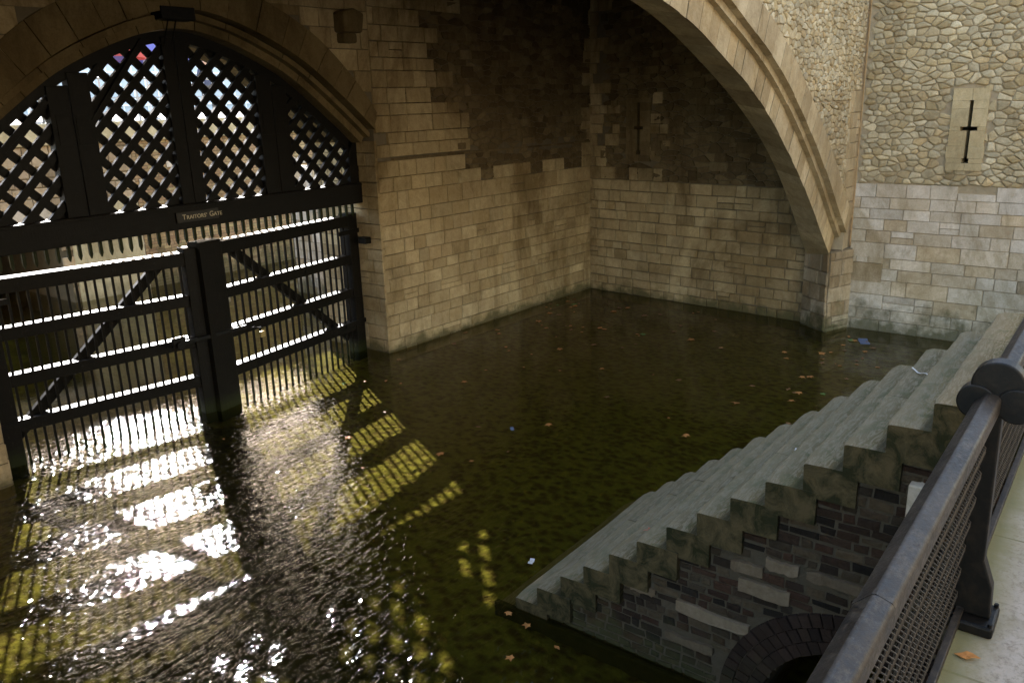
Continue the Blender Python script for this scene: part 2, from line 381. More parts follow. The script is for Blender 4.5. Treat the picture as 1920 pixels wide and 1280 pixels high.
def ashlar(mb, pl, u0, u1, v0, v1, hmin=.2, hmax=.3, lmin=.3, lmax=.75, gap=.005, depth=.03, bev=.008, keep=None, seed=1, wob=.004, skip=0, darkp=.08, tmin=0, tmax=1):
    rn = random.Random(seed); v = v0
    while v < v1-.02:
        h = rn.uniform(hmin, hmax)
        if v+h > v1-hmin*.6: h = v1-v
        u = u0-rn.uniform(0, lmax)*.5
        while u < u1:
            l = rn.uniform(lmin, lmax)
            a, b = max(u, u0), min(u+l, u1)
            if u1-b < lmin*.45: b = u1
            if b-a > .03:
                J = lambda: rn.uniform(-wob, wob)
                parts = [(a, b, v, v+h)]
                if h > .2 and rn.random() < .05: parts = [(a, b, v, v+h*.5), (a, b, v+h*.5, v+h)]
                for (a_, b_, c_, d_) in parts:
                    p = [(a_+J(), c_+J()), (b_+J(), c_+J()), (b_+J(), d_+J()), (a_+J(), d_+J())]
                    if keep is None or keep(*centroid(p)):
                        g = rn.random(); g = g*.35 if rn.random() < darkp else .35+g*.65
                        stone(mb, pl, p, gap, depth+rn.uniform(-.3, .3)*depth*.6, bev, (tmin+(tmax-tmin)*rn.random(), g, 0), 0, rn)
            u += l
            if b >= u1: break
        v += h
def rubble(mb, pl, u0, u1, v0, v1, du=.15, dv=.11, jit=.42, gap=.007, depth=.045, bev=.02, keep=None, seed=2, dome=.25, darkp=.12):
    rn = random.Random(seed); nu = int((u1-u0)/du)+1; nv = int((v1-v0)/dv)+1; P = {}
    for j in range(-2, nv+2):
        for i in range(-2, nu+2):
            if rn.random() < .12 and 0 < i < nu: continue
            P[i, j] = (u0+(i+.5+(j % 2)*.5+rn.uniform(-jit, jit))*du, v0+(j+.5+rn.uniform(-jit, jit))*dv)
    asp = du/dv
    for (i, j), (x, y) in P.items():
        if not (0 <= i < nu and 0 <= j < nv): continue
        if keep and not keep(x, y): continue
        poly = [(x-2*du, y-2*dv), (x+2*du, y-2*dv), (x+2*du, y+2*dv), (x-2*du, y+2*dv)]
        for a in range(-3, 4):
            for b in range(-3, 4):
                q = P.get((i+a, j+b))
                if not q or (a == 0 and b == 0): continue
                # bisector in space scaled so that cells are flat
                dx, dy = (q[0]-x), (q[1]-y)*asp*asp
                mx, my = (q[0]+x)/2, (q[1]+y)/2
                poly = clip(poly, dx, dy, dx*mx+dy*my)
                if len(poly) < 3: break
            if len(poly) < 3: break
        for nx, ny, c in ((1, 0, u1), (-1, 0, -u0), (0, 1, v1), (0, -1, -v0)): poly = clip(poly, nx, ny, c) if len(poly) >= 3 else poly
        if len(poly) < 3: continue
        g = rn.random(); g = g*.35 if rn.random() < darkp else .3+g*.7
        stone(mb, pl, poly, gap, depth*rn.uniform(.55, 1.25), bev, (rn.random(), g, 0), dome, rn)
MORTAR = (.5, .5, 1.0)

def interp(tab, x):
    if x <= tab[0][0]: return tab[0][1]
    for (a, b), (c, d) in zip(tab, tab[1:]):
        if x <= c: return b+(d-b)*(x-a)/(c-a)
    return tab[-1][1]
def smooth_path(pts, n):
    """resample by arc length after Catmull-Rom"""
    out = []
    for i in range(len(pts)-1):
        p0 = pts[max(i-1, 0)]; p1 = pts[i]; p2 = pts[i+1]; p3 = pts[min(i+2, len(pts)-1)]
        for k in range(8):
            t = k/8; out.append(tuple(.5*((2*p1[c])+(-p0[c]+p2[c])*t+(2*p0[c]-5*p1[c]+4*p2[c]-p3[c])*t*t+(-p0[c]+3*p1[c]-3*p2[c]+p3[c])*t**3) for c in (0, 1)))
    out.append(tuple(pts[-1]))
    L = [0]
    for a, b in zip(out, out[1:]): L.append(L[-1]+math.hypot(b[0]-a[0], b[1]-a[1]))
    res = []; j = 0
    for k in range(n+1):
        d = L[-1]*k/n
        while j < len(L)-2 and L[j+1] < d: j += 1
        t = (d-L[j])/max(1e-9, L[j+1]-L[j]); res.append(tuple(out[j][c]+(out[j+1][c]-out[j][c])*t for c in (0, 1)))
    return res
def offset_path(p, off):
    out = []
    for i in range(len(p)):
        a = p[max(i-1, 0)]; b = p[min(i+1, len(p)-1)]; tx, tz = b[0]-a[0], b[1]-a[1]; l = math.hypot(tx, tz)
        out.append((p[i][0]-tz/l*off, p[i][1]+tx/l*off))
    return out
def voussoirs(mb, inner, outer, yf, yb, n_per, seed=3, gap=.006, dome=0, tones=None, innerb=None):
    """ring blocks between two polylines (x,z), front at y=yf, back at y=yb; one block spans n_per samples. innerb = back edge of the soffit"""
    rn = random.Random(seed); n = len(inner)-1; k = 0
    while k < n:
        m_ = min(n, k+max(1, n_per+rn.choice((-1, 0, 0, 1)) if n_per > 2 else n_per))
        tone = (rn.random(), .35+.65*rn.random(), 0); dy = rn.uniform(-.006, .006)
        ib = innerb or inner
        A = [inner[i] for i in range(k, m_+1)]; B = [outer[i] for i in range(k, m_+1)]; Ab = [ib[i] for i in range(k, m_+1)]
        def sh(P, Q=None):
            P = list(P); l = math.hypot(P[-1][0]-P[0][0], P[-1][1]-P[0][1]); t = gap/max(l, .01)
            P[0] = (P[0][0]+(P[1][0]-P[0][0])*t*(len(P)-1), P[0][1]+(P[1][1]-P[0][1])*t*(len(P)-1))
            P[-1] = (P[-1][0]+(P[-2][0]-P[-1][0])*t*(len(P)-1), P[-1][1]+(P[-2][1]-P[-1][1])*t*(len(P)-1)); return P
        A = sh(A); B = sh(B); Ab = sh(Ab)
        ring_f = [Vector((x, yf+dy, z)) for x, z in A]+[Vector((x, yf+dy, z)) for x, z in reversed(B)]
        ring_b = [Vector((x, yb, z)) for x, z in Ab]+[Vector((x, yb, z)) for x, z in reversed(B)]
        i = len(mb.v); c = len(ring_f); mb.v += [tuple(p) for p in ring_f+ring_b]
        na = len(A)
        for q in range(na-1):   # front and back faces as quads
            mb.f.append([i+q, i+q+1, i+c-2-q, i+c-1-q]); mb.t.append(tone)
            mb.f.append([i+c+q, i+c+q+1, i+2*c-2-q, i+2*c-1-q]); mb.t.append(tone)
        for q in range(c): mb.f.append([i+q, i+(q+1) % c, i+c+(q+1) % c, i+c+q]); mb.t.append(tone)
        k = m_

# ================================================================== THE SETTING
# ---- ground, water, bed
mb = MB(); mb.box((-40, 13.4, -.9), (70, 21.2, -.3)); mb.box((-12, .3, -.62), (24, 13.4, -.235))
from mathutils import noise as mnoise
def bedz(x, y):
    p = Vector((x, y, 0)); return -.20+.022*mnoise.noise(p*7.5)+.014*mnoise.noise(p*17)+.03*mnoise.noise(p*1.1)
gx0, gx1, gy0, gy1, gs = 1.6, 10.6, 2.6, 12.2, .045
nx_ = int((gx1-gx0)/gs); ny_ = int((gy1-gy0)/gs); base = len(mb.v)
for j in range(ny_+1):
    for i in range(nx_+1): mb.v.append((gx0+gs*i, gy0+gs*j, bedz(gx0+gs*i, gy0+gs*j)+.035))
for j in range(ny_):
    for i in range(nx_):
        a = base+j*(nx_+1)+i; mb.f.append([a, a+1, a+nx_+2, a+nx_+1]); mb.t.append((.5, .5, 0))
bed_o = mb.build('pool_bed', M['bed']); tag(bed_o, kind='structure')
me = bpy.data.meshes.new('water'); bm = bmesh.new()
for a in ((-12, -3), (26, -3), (26, 29.8), (-12, 29.8)): bm.verts.new((a[0], a[1], 0))
bm.faces.new(bm.verts); bm.to_mesh(me); bm.free(); tag(link('water', me, M['water']), kind='structure')
# path behind the railing, set on the retaining wall
PATH = 2.70
mb = MB(); mb.box((-14, -6, PATH-.35), (16.7, .335, PATH))
tag(mb.build('path', M['paving']), kind='structure')
# wharf ground to the horizon
WZ = 4.36
mb = MB(); mb.box((-400, 22.0, WZ-1.2), (500, 2400, WZ))
tag(mb.build('ground', plainmat('wharf_ground', (.30, .28, .25), .9, scale=.6)), kind='structure')

# ---- gate wall (south wall of the tower): arch profile about X0
X0 = 7.14
half = [(0, 1.14+H), (.5, 1.07+H), (1.1, .87+H), (1.8, .54+H), (2.4, .12+H), (3.0, -.36+H), (3.32, -.64+H)]
intr = [(X0-a, z) for a, z in reversed(half)][:-1]+[(X0+a, z) for a, z in half]
NS = 96
I_ = smooth_path(intr, NS)                      # inner order, left to right
JL, JR = X0-3.42, X0+3.42                       # jambs
def widen(path, off): return offset_path(path, off)
YG = 11.14
gate_wall = thing('gatehouse_wall', 'tan stone wall pierced by the broad low river gate arch, ashlar below and rough rubble above', 'wall', (X0, YG, 0))
gate_wall_inv = Matrix.Translation((-X0, -YG, 0))
def reparent(o, root):
    """child keeps its world place under an unrotated root"""
    o.parent = root; o.matrix_parent_inverse = Matrix.Translation(-Vector(root.location)); return o
O1 = widen(I_, .24); O2 = [offset_path(I_, .74-.30*(abs(2*i/NS-1))**4)[i] for i in range(NS+1)]
# core masonry with the arch opening (thick wall)
mb = MB()
TOPZ = 8.6
def arch_core(mb, path, y0, y1, xl, xr, top, bottom=-.7, tone=MORTAR):
    n = len(path)-1
    prof = [(path[0][0], bottom)]+list(path)+[(path[-1][0], bottom)]
    for y in (y0, y1):
        mb.poly([(xl, y, bottom), (prof[0][0], y, bottom), (prof[1][0], y, prof[1][1]), (xl, y, prof[1][1])], tone)
        mb.poly([(xr, y, bottom), (prof[-1][0], y, bottom), (prof[-2][0], y, prof[-2][1]), (xr, y, prof[-2][1])], tone)
        mb.poly([(xl, y, prof[1][1]), (prof[1][0], y, prof[1][1]), (prof[1][0], y, top), (xl, y, top)], tone)
        mb.poly([(xr, y, prof[-2][1]), (prof[-2][0], y, prof[-2][1]), (prof[-2][0], y, top), (xr, y, top)], tone)
        for a, b in zip(path, path[1:]): mb.poly([(a[0], y, a[1]), (b[0], y, b[1]), (b[0], y, top), (a[0], y, top)], tone)
    for a, b in zip(prof, prof[1:]): mb.poly([(a[0], y0, a[1]), (b[0], y0, b[1]), (b[0], y1, b[1]), (a[0], y1, a[1])], tone)
    mb.poly([(xl, y0, top), (xr, y0, top), (xr, y1, top), (xl, y1, top)], tone)
    for x in (xl, xr): mb.poly([(x, y0, bottom), (x, y1, bottom), (x, y1, top), (x, y0, top)], tone)
CORE = widen(I_, .06); CORE = [(min(max(x, JL), JR), z) for x, z in CORE]
CORE[0] = (JL, CORE[0][1]); CORE[-1] = (JR, CORE[-1][1])
arch_core(mb, CORE, 11.46, 12.9, -9, 17.9, TOPZ)
reparent(mb.build('core', M['int_ashlar'], merge=.0005), gate_wall)
# front skin right of the gate
plR = Plane((JR, YG+.02), (17.42, 10.86), True); LR = plR.L
mb = MB(); mb.prism([plR(0, -.7, 0), plR(LR, -.7, 0), plR(LR, TOPZ, 0), plR(0, TOPZ, 0)], Vector((0, .4, 0)), MORTAR)
reparent(mb.build('wall_backing', M['int_ashlar']), gate_wall)
def ring2_keep(u, v):            # outside the outer order of the gate arch
    x = JR+u
    if x > O2[-1][0]+.05: return True
    # height of the outer order above x
    zz = 0
    for a, b in zip(O2, O2[1:]):
        if a[0] <= x <= b[0]: zz = a[1]+(b[1]-a[1])*(x-a[0])/max(1e-6, b[0]-a[0])
    return v > zz-.02 or v < I_[-1][1]-.02
def bound(u): return 2.78+.12*math.sin(u*1.7)+.25*(u > 2.4)-.1*(u > 1.6)   # ashlar / rubble boundary in z
mbA = MB(); ashlar(mbA, plR, 0, LR, -.2, 3.05, .19, .29, .26, .62, keep=lambda u, v: True, seed=11, depth=.022)
def hsh(a, b): x = math.sin(a*12.9898+b*78.233)*43758.5453; return x-math.floor(x)
def patch(u, v):
    if not ring2_keep(u, v): return False
    edge = interp([(2.9, 2.0), (3.6, 2.1), (3.7, 2.6), (4.5, 2.3), (4.6, 1.7), (6.2, 1.6), (6.3, 2.3), (9, 2.4)], v)
    return u < edge-.35+.8*hsh(round(u*2.1), round(v*3.3)) or (v < 3.35 and hsh(round(u*1.3), 7) < .4) or u > LR-.25
ashlar(mbA, plR, 0, LR, 3.05, 3.62, .22, .32, .28, .8, seed=12, depth=.045, darkp=0, keep=patch)
ashlar(mbA, plR, 0, LR, 3.68, 5.2, .2, .34, .22, .7, seed=13, depth=.045, keep=patch)
ashlar(mbA, plR, 0, LR, 5.2, TOPZ, .2, .36, .25, .7, seed=14, keep=patch, depth=.045)
reparent(mbA.build('ashlar_facing', M['int_ashlar']), gate_wall)
mbB = MB(); rubble(mbB, plR, .3, LR, 3.05, TOPZ-1.2, .24, .12, .36, keep=lambda u, v: ring2_keep(u, v) and abs(v-3.65) > .05, seed=16, dome=.06, depth=.022, bev=.008, gap=.006)
ashlar(mbB, plR, 2, LR, 3.7, TOPZ-1, .12, .26, .18, .45, seed=18, depth=.04, keep=lambda u, v: hsh(u, v) < .13)
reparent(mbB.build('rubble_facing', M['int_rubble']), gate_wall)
# thin string ledge
mb = MB(); rn = random.Random(3); u = .38
while u < LR-.2:
    l = rn.uniform(.35, .8); mb.box((u, -.0, 3.615), (min(u+l, LR-.1)-.008, .075 if u < 2.5 else .05, 3.66 if u < 2.5 else 3.65), (rn.random(), .2+rn.random()*.3, 0), Matrix.Translation(plR.P) @ Matrix(((plR.u.x, plR.n.x, 0, 0), (plR.u.y, plR.n.y, 0, 0), (0, 0, 1, 0), (0, 0, 0, 1)))); u += l
reparent(mb.build('string_ledge', M['int_rubble']), gate_wall)
# jambs (reveals): coursed blocks on the two side faces, quoins
for side, X in ((1, JR), (-1, JL)):
    pj = Plane((X, YG), (X, 12.88), side > 0)
    if side < 0: pj.n = Vector((1, 0, 0))
    else: pj.n = Vector((-1, 0, 0))
    mbj = MB(); ashlar(mbj, pj, 0.0, 1.7, -.2, I_[-1][1]+.03, .2, .3, .3, .6, seed=20+side, depth=.02)
    mbj.box((X if side > 0 else X-.4, YG+.04, -.7), (X+.4 if side > 0 else X, 12.86, I_[-1][1]), MORTAR)
    reparent(mbj.build('jamb', M['int_ashlar']), gate_wall)
# left of the gate
plL = Plane((JL, YG), (-6, YG), False); plL.n = Vector((0, -1, 0))
mb = MB(); mb.prism([plL(0, -.7), plL(10, -.7), plL(10, TOPZ), plL(0, TOPZ)], Vector((0, .4, 0)), MORTAR)
ashlar(mb, plL, 0, 3, -.2, TOPZ, .22, .32, .3, .7, seed=31, keep=lambda u, v: ring2_keep(u, v), depth=.02)
reparent(mb.build('west_facing', M['int_ashlar']), gate_wall)
# spandrel above the arch
plS = Plane((JL, YG), (JR, YG), True); plS.n = Vector((0, -1, 0))
def skeep(u, v):
    x = JL+u
    for a, b in zip(O2, O2[1:]):
        if a[0] <= x <= b[0]: return v > a[1]+(b[1]-a[1])*(x-a[0])/max(1e-6, b[0]-a[0])-.02
    return True
mb = MB()
ashlar(mb, plS, 0, 2*3.42, I_[0][1], TOPZ, .26, .36, .35, .8, seed=33, keep=skeep, depth=.02)
for a, b in zip(O2, O2[1:]):
    xa, xb = max(min(a[0], JR), JL), max(min(b[0], JR), JL)
    if xb-xa > 1e-4: mb.prism([Vector((xa, YG, a[1]-.1)), Vector((xb, YG, b[1]-.1)), Vector((xb, YG, TOPZ)), Vector((xa, YG, TOPZ))], Vector((0, .38, 0)), MORTAR, True)
reparent(mb.build('spandrel_facing', M['int_ashlar']), gate_wall)
# arch orders: flush outer ring, recessed inner ring with a chamfer, soffit
mb = MB(); voussoirs(mb, O1, O2, YG-.035, 11.5, 5, 41)
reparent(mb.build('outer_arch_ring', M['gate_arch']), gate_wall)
mb = MB(); voussoirs(mb, widen(I_, 0), O1, YG+.26, 12.88, 6, 42, innerb=widen(I_, -.0))
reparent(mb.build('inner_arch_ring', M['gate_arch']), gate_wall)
mb = MB(); CH = widen(I_, .12)
voussoirs(mb, CH, widen(I_, .20), YG+.12, YG+.30, 7, 43)
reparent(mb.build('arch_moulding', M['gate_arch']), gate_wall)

# ---- end wall
end_wall = thing('end_wall', 'shaded tan stone end wall with a dark cross slit, ashlar below coursed rubble, under the big arch', 'wall', (17.1, 8, 0))
plE = Plane((17.38, 10.92), (16.86, 5.2), True)
LE = plE.L
if plE.n.x > 0: plE.n = -plE.n
def uE(y): return (10.92-y)/(10.92-5.2)*LE
sy, st, sb = uE(9.44), -.10+H, -1.26+H
def slit_parts(mb, pl, uc, top, bot, cross, half_l, half_r, out_l, out_r, otop, obot, w=.035, depth=.05, thick=.3, foot=.06, seed=5):
    rn = random.Random(seed); ch = .035
    def slab(u0, u1, v0, v1):
        if u1-u0 < .005 or v1-v0 < .005: return
        t = (rn.random(), .5+.5*rn.random(), 0); g = .002
        mb.prism([pl(u0+g, v0+g, depth), pl(u1-g, v0+g, depth), pl(u1-g, v1-g, depth), pl(u0+g, v1-g, depth)], -pl.n*thick, t)
    js = [obot, bot, bot+foot*1.6, (bot+cross)/2, cross-ch, cross+ch, (top+cross)/2+.1, top, otop]
    for a, b in zip(js, js[1:]):
        e = 0.0 if (a+b)/2 > (bot+cross)/2 else rn.uniform(-.02, .06)
        ww = w
        if b <= bot+.001 or a >= top-.001: slab(uc-out_l, uc, a, b); slab(uc, uc+out_r, a, b); continue
        if abs(a-bot) < 1e-6: ww = foot
        wl = wr = ww
        if abs(a-(cross-ch)) < 1e-6: wl, wr = half_l, half_r
        slab(uc-out_l-e, uc-wl, a, b); slab(uc+wr, uc+out_r+e, a, b)
def cored(mb, pl, L, z0, z1, hu0, hu1, hv0, hv1, thick, tone=MORTAR):
    """wall core with a rectangular hole"""
    e = -pl.n*thick
    for a, b, c, d in ((0, hu0, z0, z1), (hu1, L, z0, z1), (hu0, hu1, z0, hv0), (hu0, hu1, hv1, z1)):
        mb.prism([pl(a, c), pl(b, c), pl(b, d), pl(a, d)], e, tone)
    # dark chamber behind
    for a, b, c, d in ((hu0-.1, hu0, hv0-.1, hv1+.1), (hu1, hu1+.1, hv0-.1, hv1+.1), (hu0, hu1, hv0-.1, hv0), (hu0, hu1, hv1, hv1+.1)):
        mb.prism([pl(a, c, -thick-.002), pl(b, c, -thick-.002), pl(b, d, -thick-.002), pl(a, d, -thick-.002)], -pl.n*1.2, tone)
    mb.prism([pl(hu0-.1, hv0-.1, -thick-1.21), pl(hu1+.1, hv0-.1, -thick-1.21), pl(hu1+.1, hv1+.1, -thick-1.21), pl(hu0-.1, hv1+.1, -thick-1.21)], -pl.n*.1, tone)
mb = MB(); cored(mb, plE, LE, -.7, TOPZ, sy-.14, sy+.14, sb-.03, st+.03, .6)
reparent(mb.build('core', M['int_ashlar']), end_wall)
OE = (sy-.34, sy+.32, sb-.15, st+.1)
outE = lambda u, v: not (OE[0] < u < OE[1] and OE[2] < v < OE[3])
mb = MB(); ashlar(mb, plE, 0, LE, -.2, 2.75, .17, .28, .22, .62, seed=51, depth=.03, gap=.007, wob=.008, bev=.012)
ashlar(mb, plE, 0, LE, 2.75, TOPZ-1, .2, .3, .2, .5, seed=52, depth=.04, keep=lambda u, v: outE(u, v) and (u < .3+.4*hsh(3, round(v*4)) or (v < 3.1 and hsh(round(u*1.2), 3) < .35) or (abs(u-sy) < .75 and abs(v-4) < .8 and hsh(u, v*2) < .5)))
reparent(mb.build('ashlar_facing', M['int_ashlar']), end_wall)
mb = MB(); rubble(mb, plE, .45, LE, 2.75, TOPZ-1, .26, .12, .34, keep=outE, seed=53, dome=.06, depth=.03, bev=.008, gap=.006)
ashlar(mb, plE, .4, LE, 2.8, TOPZ-1, .12, .24, .18, .45, seed=54, depth=.045, keep=lambda u, v: outE(u, v) and hsh(u, v) < .16)
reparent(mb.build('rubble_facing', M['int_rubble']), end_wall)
mb = MB(); slit_parts(mb, plE, sy, st, sb, 3.94, .12, .12, .34, .32, OE[3], OE[2], seed=6)
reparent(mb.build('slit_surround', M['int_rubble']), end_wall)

# ---- the great arch facing the lane
fr = [(9.083, 1.068), (10.03, .834), (10.58, .60), (11.38, .297), (12.06, .01), (12.70, -.34), (13.42, -.80), (14.23, -1.35), (14.97, -1.92), (15.64, -2.50), (16.04, -2.84), (16.30, -3.03)]
bk = [(9.542, 1.10), (10.33, .87), (11.24, .513), (12.25, .10), (13.16, -.34), (14.10, -.88), (14.80, -1.40), (15.50, -2.0), (16.12, -2.62), (16.46, -2.98), (16.66, -3.12)]
XA = 6.3
fr = [(2*XA-a, b) for a, b in reversed(fr)]+[(XA-1.4, 1.32), (XA, 1.41), (XA+1.4, 1.32)]+fr
bk = [(2*XA-a, b) for a, b in reversed(bk)]+[(XA-1.6, 1.38), (XA, 1.48), (XA+1.6, 1.38)]+bk
NA = 240
def relax(P, n=60):
    P = list(P)
    for _ in range(n): P = [P[0]]+[((P[i-1][0]+2*P[i][0]+P[i+1][0])/4, (P[i-1][1]+2*P[i][1]+P[i+1][1])/4) for i in range(1, len(P)-1)]+[P[-1]]
    return P
FI = [(x, z+H) for x, z in relax(smooth_path(fr, NA))]; BI = [(x, z+H) for x, z in relax(smooth_path(bk, NA))]
F1 = offset_path(FI, .50); F2 = offset_path(FI, .92)
wide = thing('tower_arch', 'huge pale sandstone arch with a stepped rim springing from a worn pier', 'arch', (X0, 4.7, 0))
mb = MB(); voussoirs(mb, FI, F1, 4.70, 5.26, 3, 61, innerb=BI); reparent(mb.build('inner_order', M['arch_stone']), wide)
mb = MB(); voussoirs(mb, offset_path(FI, .50), F2, 4.50, 4.9, 4, 62); reparent(mb.build('outer_order', M['arch_stone']), wide)
mb = MB(); voussoirs(mb, offset_path(FI, .40), offset_path(FI, .50), 4.61, 4.75, 5, 63); reparent(mb.build('roll_moulding', M['arch_stone']), wide)
# wall above the arch (front rubble) with solid core
XW = 16.97
mb = MB()
BB = offset_path(BI, .1); FB = offset_path(FI, .55)
TW = 9.2
for a, b, c, d in zip(FB, FB[1:], BB, BB[1:]):
    if a[0] < XW:
        bx = min(b[0], XW)
        mb.prism([Vector((a[0], 4.56, a[1])), Vector((bx, 4.56, b[1])), Vector((bx, 4.56, TW)), Vector((a[0], 4.56, TW))], Vector((0, .66, 0)), MORTAR)
mb.box((FB[-1][0], 4.56, 1.5), (XW+.3, 5.2, TW), MORTAR); mb.box((-8, 4.56, -.7), (FB[0][0], 5.2, TW), MORTAR)
reparent(mb.build('core', M['out_rubble']), wide)
plA = Plane((6.5, 4.56), (XW, 4.56), True); plA.n = Vector((0, -1, 0))
def akeep(u, v):
    x = 6.5+u
    if x >= F2[-1][0]: return v > F2[-1][1]-.15
    for a, b in zip(F2, F2[1:]):
        if a[0] <= x <= b[0]: return v > a[1]+(b[1]-a[1])*(x-a[0])/max(1e-6, b[0]-a[0])+.0
    return False
ab = lambda u: u > 10.47-.62
mb = MB(); rubble(mb, plA, 0, 10.42, 4.45, TW-1.4, .13, .085, .42, keep=lambda u, v: akeep(u, v) and not (v < 4.62 and ab(u)), seed=71, dome=.12, depth=.03, gap=.005, bev=.014)
rubble(mb, plA, 7, 9.95, 2.2, 4.45, .16, .10, .40, keep=akeep, seed=72, dome=.12, depth=.03)
reparent(mb.build('rubble_facing', M['out_rubble']), wide)
mb = MB(); ashlar(mb, plA, 9.75, 10.45, 1.55, 4.62, .2, .32, .2, .42, seed=73, keep=akeep, depth=.04)
reparent(mb.build('quoin_blocks', M['arch_stone']), wide)
# pier: plan polygon in the corner
pier = [(16.33, 4.69), (16.97, 4.44), (17.6, 4.44), (17.6, 5.35), (16.74, 5.30)]
mb = MB(); mb.prism([Vector((x, y, -.7)) for x, y in pier], Vector((0, 0, 2.32)), MORTAR)
for (a, b, sd) in ((pier[0], pier[1], 81), (pier[4], pier[0], 82)):
    pp = Plane(a, b, True)
    ctr = Vector((17.0, 4.9, 0))
    if (pp(pp.L/2, 0, .1)-ctr).xy.length < (pp(pp.L/2, 0, -.1)-ctr).xy.length: pp.n = -pp.n
    ashlar(mb, pp, 0, pp.L, -.2, 1.60, .2, .34, .2, .5, seed=sd, depth=.035, bev=.02, gap=.006, wob=.01)
reparent(mb.build('pier', M['pier_stone']), wide)

# ---- side wall with the cross slit (right)
side = thing('side_wall', 'pale bright wall at the right, round rubble with a cross shaped arrow slit above smooth white ashlar', 'wall', (16.9, 2, 0))
plD = Plane((16.97, 4.50), (16.90, -3.0), True)
if plD.n.x > 0: plD.n = -plD.n
LD = plD.L
def uD(y): return (4.50-y)
sc = uD(2.645); top, bot, cr = -.20+H, -1.29+H, -.685+H
mb = MB(); cored(mb, plD, LD, -.7, 9.2, sc-.16, sc+.16, bot-.03, top+.03, .7); reparent(mb.build('core', M['out_rubble']), side)
OD = (sc-.31, sc+.27, bot-.13, top+.21)
outD = lambda u, v: not (OD[0] < u < OD[1] and OD[2] < v < OD[3])
VB = 2.90
lin = lambda u: VB
mb = MB(); rubble(mb, plD, .02, 5.6, VB, 7.2, .165, .105, .42, keep=outD, seed=91, dome=.14, depth=.038, gap=.007, bev=.018)
reparent(mb.build('rubble_facing', M['out_rubble']), side)
mb = MB(); ashlar(mb, plD, 0, 5.9, -.25, VB, .19, .30, .26, .80, seed=92, depth=.025, gap=.0045, bev=.006, keep=lambda u, v: not (abs(u-uD(2.26)) < .16 and v > VB-.16) and not (u < .62 and .92 < v < 1.5))
mb.box((16.93, 3.86, .98), (17.02, 4.48, 1.35), (.75, .1, 0)); ashlar(mb, plD, 0, .62, .9, .98, .08, .1, .2, .3, seed=5, depth=.02); ashlar(mb, plD, 0, .62, 1.35, 1.5, .12, .2, .2, .3, seed=6, depth=.02)
reparent(mb.build('ashlar_facing', M['out_ashlar']), side)
mb = MB(); slit_parts(mb, plD, sc, top, bot, cr, .135, .135, .31, .27, OD[3], OD[2], seed=8, depth=.055, w=.028, foot=.055)
reparent(mb.build('slit_surround', M['slit_stone']), side)

# ---- vault/ceiling over the basin, and the wall closing the west end
ceil = MB()
for k in range(14):
    ya = 5.2+k*(11.5-5.2)/14; ceil.box((-9, ya+.01, 7.3), (17.6, ya+.43, 7.6), (random.random(), random.random(), 0))
ceil.box((-9, 4.6, 7.6), (18, 13.5, 9.2), MORTAR)
tag(ceil.build('tower_ceiling', M['vault']), 'dark stone ceiling of the tower closing off the space over the water', 'ceiling')
mb = MB(); mb.box((-9.4, 4.6, -.7), (-9.0, 13.4, 7.3), (.5, .5, 0)); tag(mb.build('west_wall', M['int_ashlar']), 'shaded stone wall closing the far left end of the pool, outside the picture', 'wall')

# ---- inner curtain wall and buildings behind the viewer (they bounce the daylight)
bw = MB(); plB = Plane((-16, -6.0), (16.9, -6.0)); plB.n = Vector((0, 1, 0))
bw.box((-16, -7, 2.3), (16.9, -6.0, 10.5), MORTAR); ashlar(bw, plB, 0, 32.9, 2.7, 10.5, .4, .5, .6, 1.4, seed=99, depth=.03)
tag(bw.build('curtain_wall', stone_mat('curtain_stone', [(.26, .22, .16), (.34, .29, .21), (.30, .25, .18)])), 'tall pale castle wall across the lane behind the viewer', 'wall')
# retaining wall below the path
plT = Plane((-12, .335), (5.34, .335)); plT.n = Vector((0, 1, 0))
mb = MB(); mb.box((-12, -.4, -.7), (5.34, .30, PATH-.352), MORTAR)
ashlar(mb, Plane((-12, .30), (5.34, .30)), 0, 17.3, -.2, PATH-.36, .2, .3, .3, .7, seed=98, depth=.02)
tag(mb.build('retaining_wall', M['old_brick']), 'dark wall dropping from the railing down to the water', 'wall')

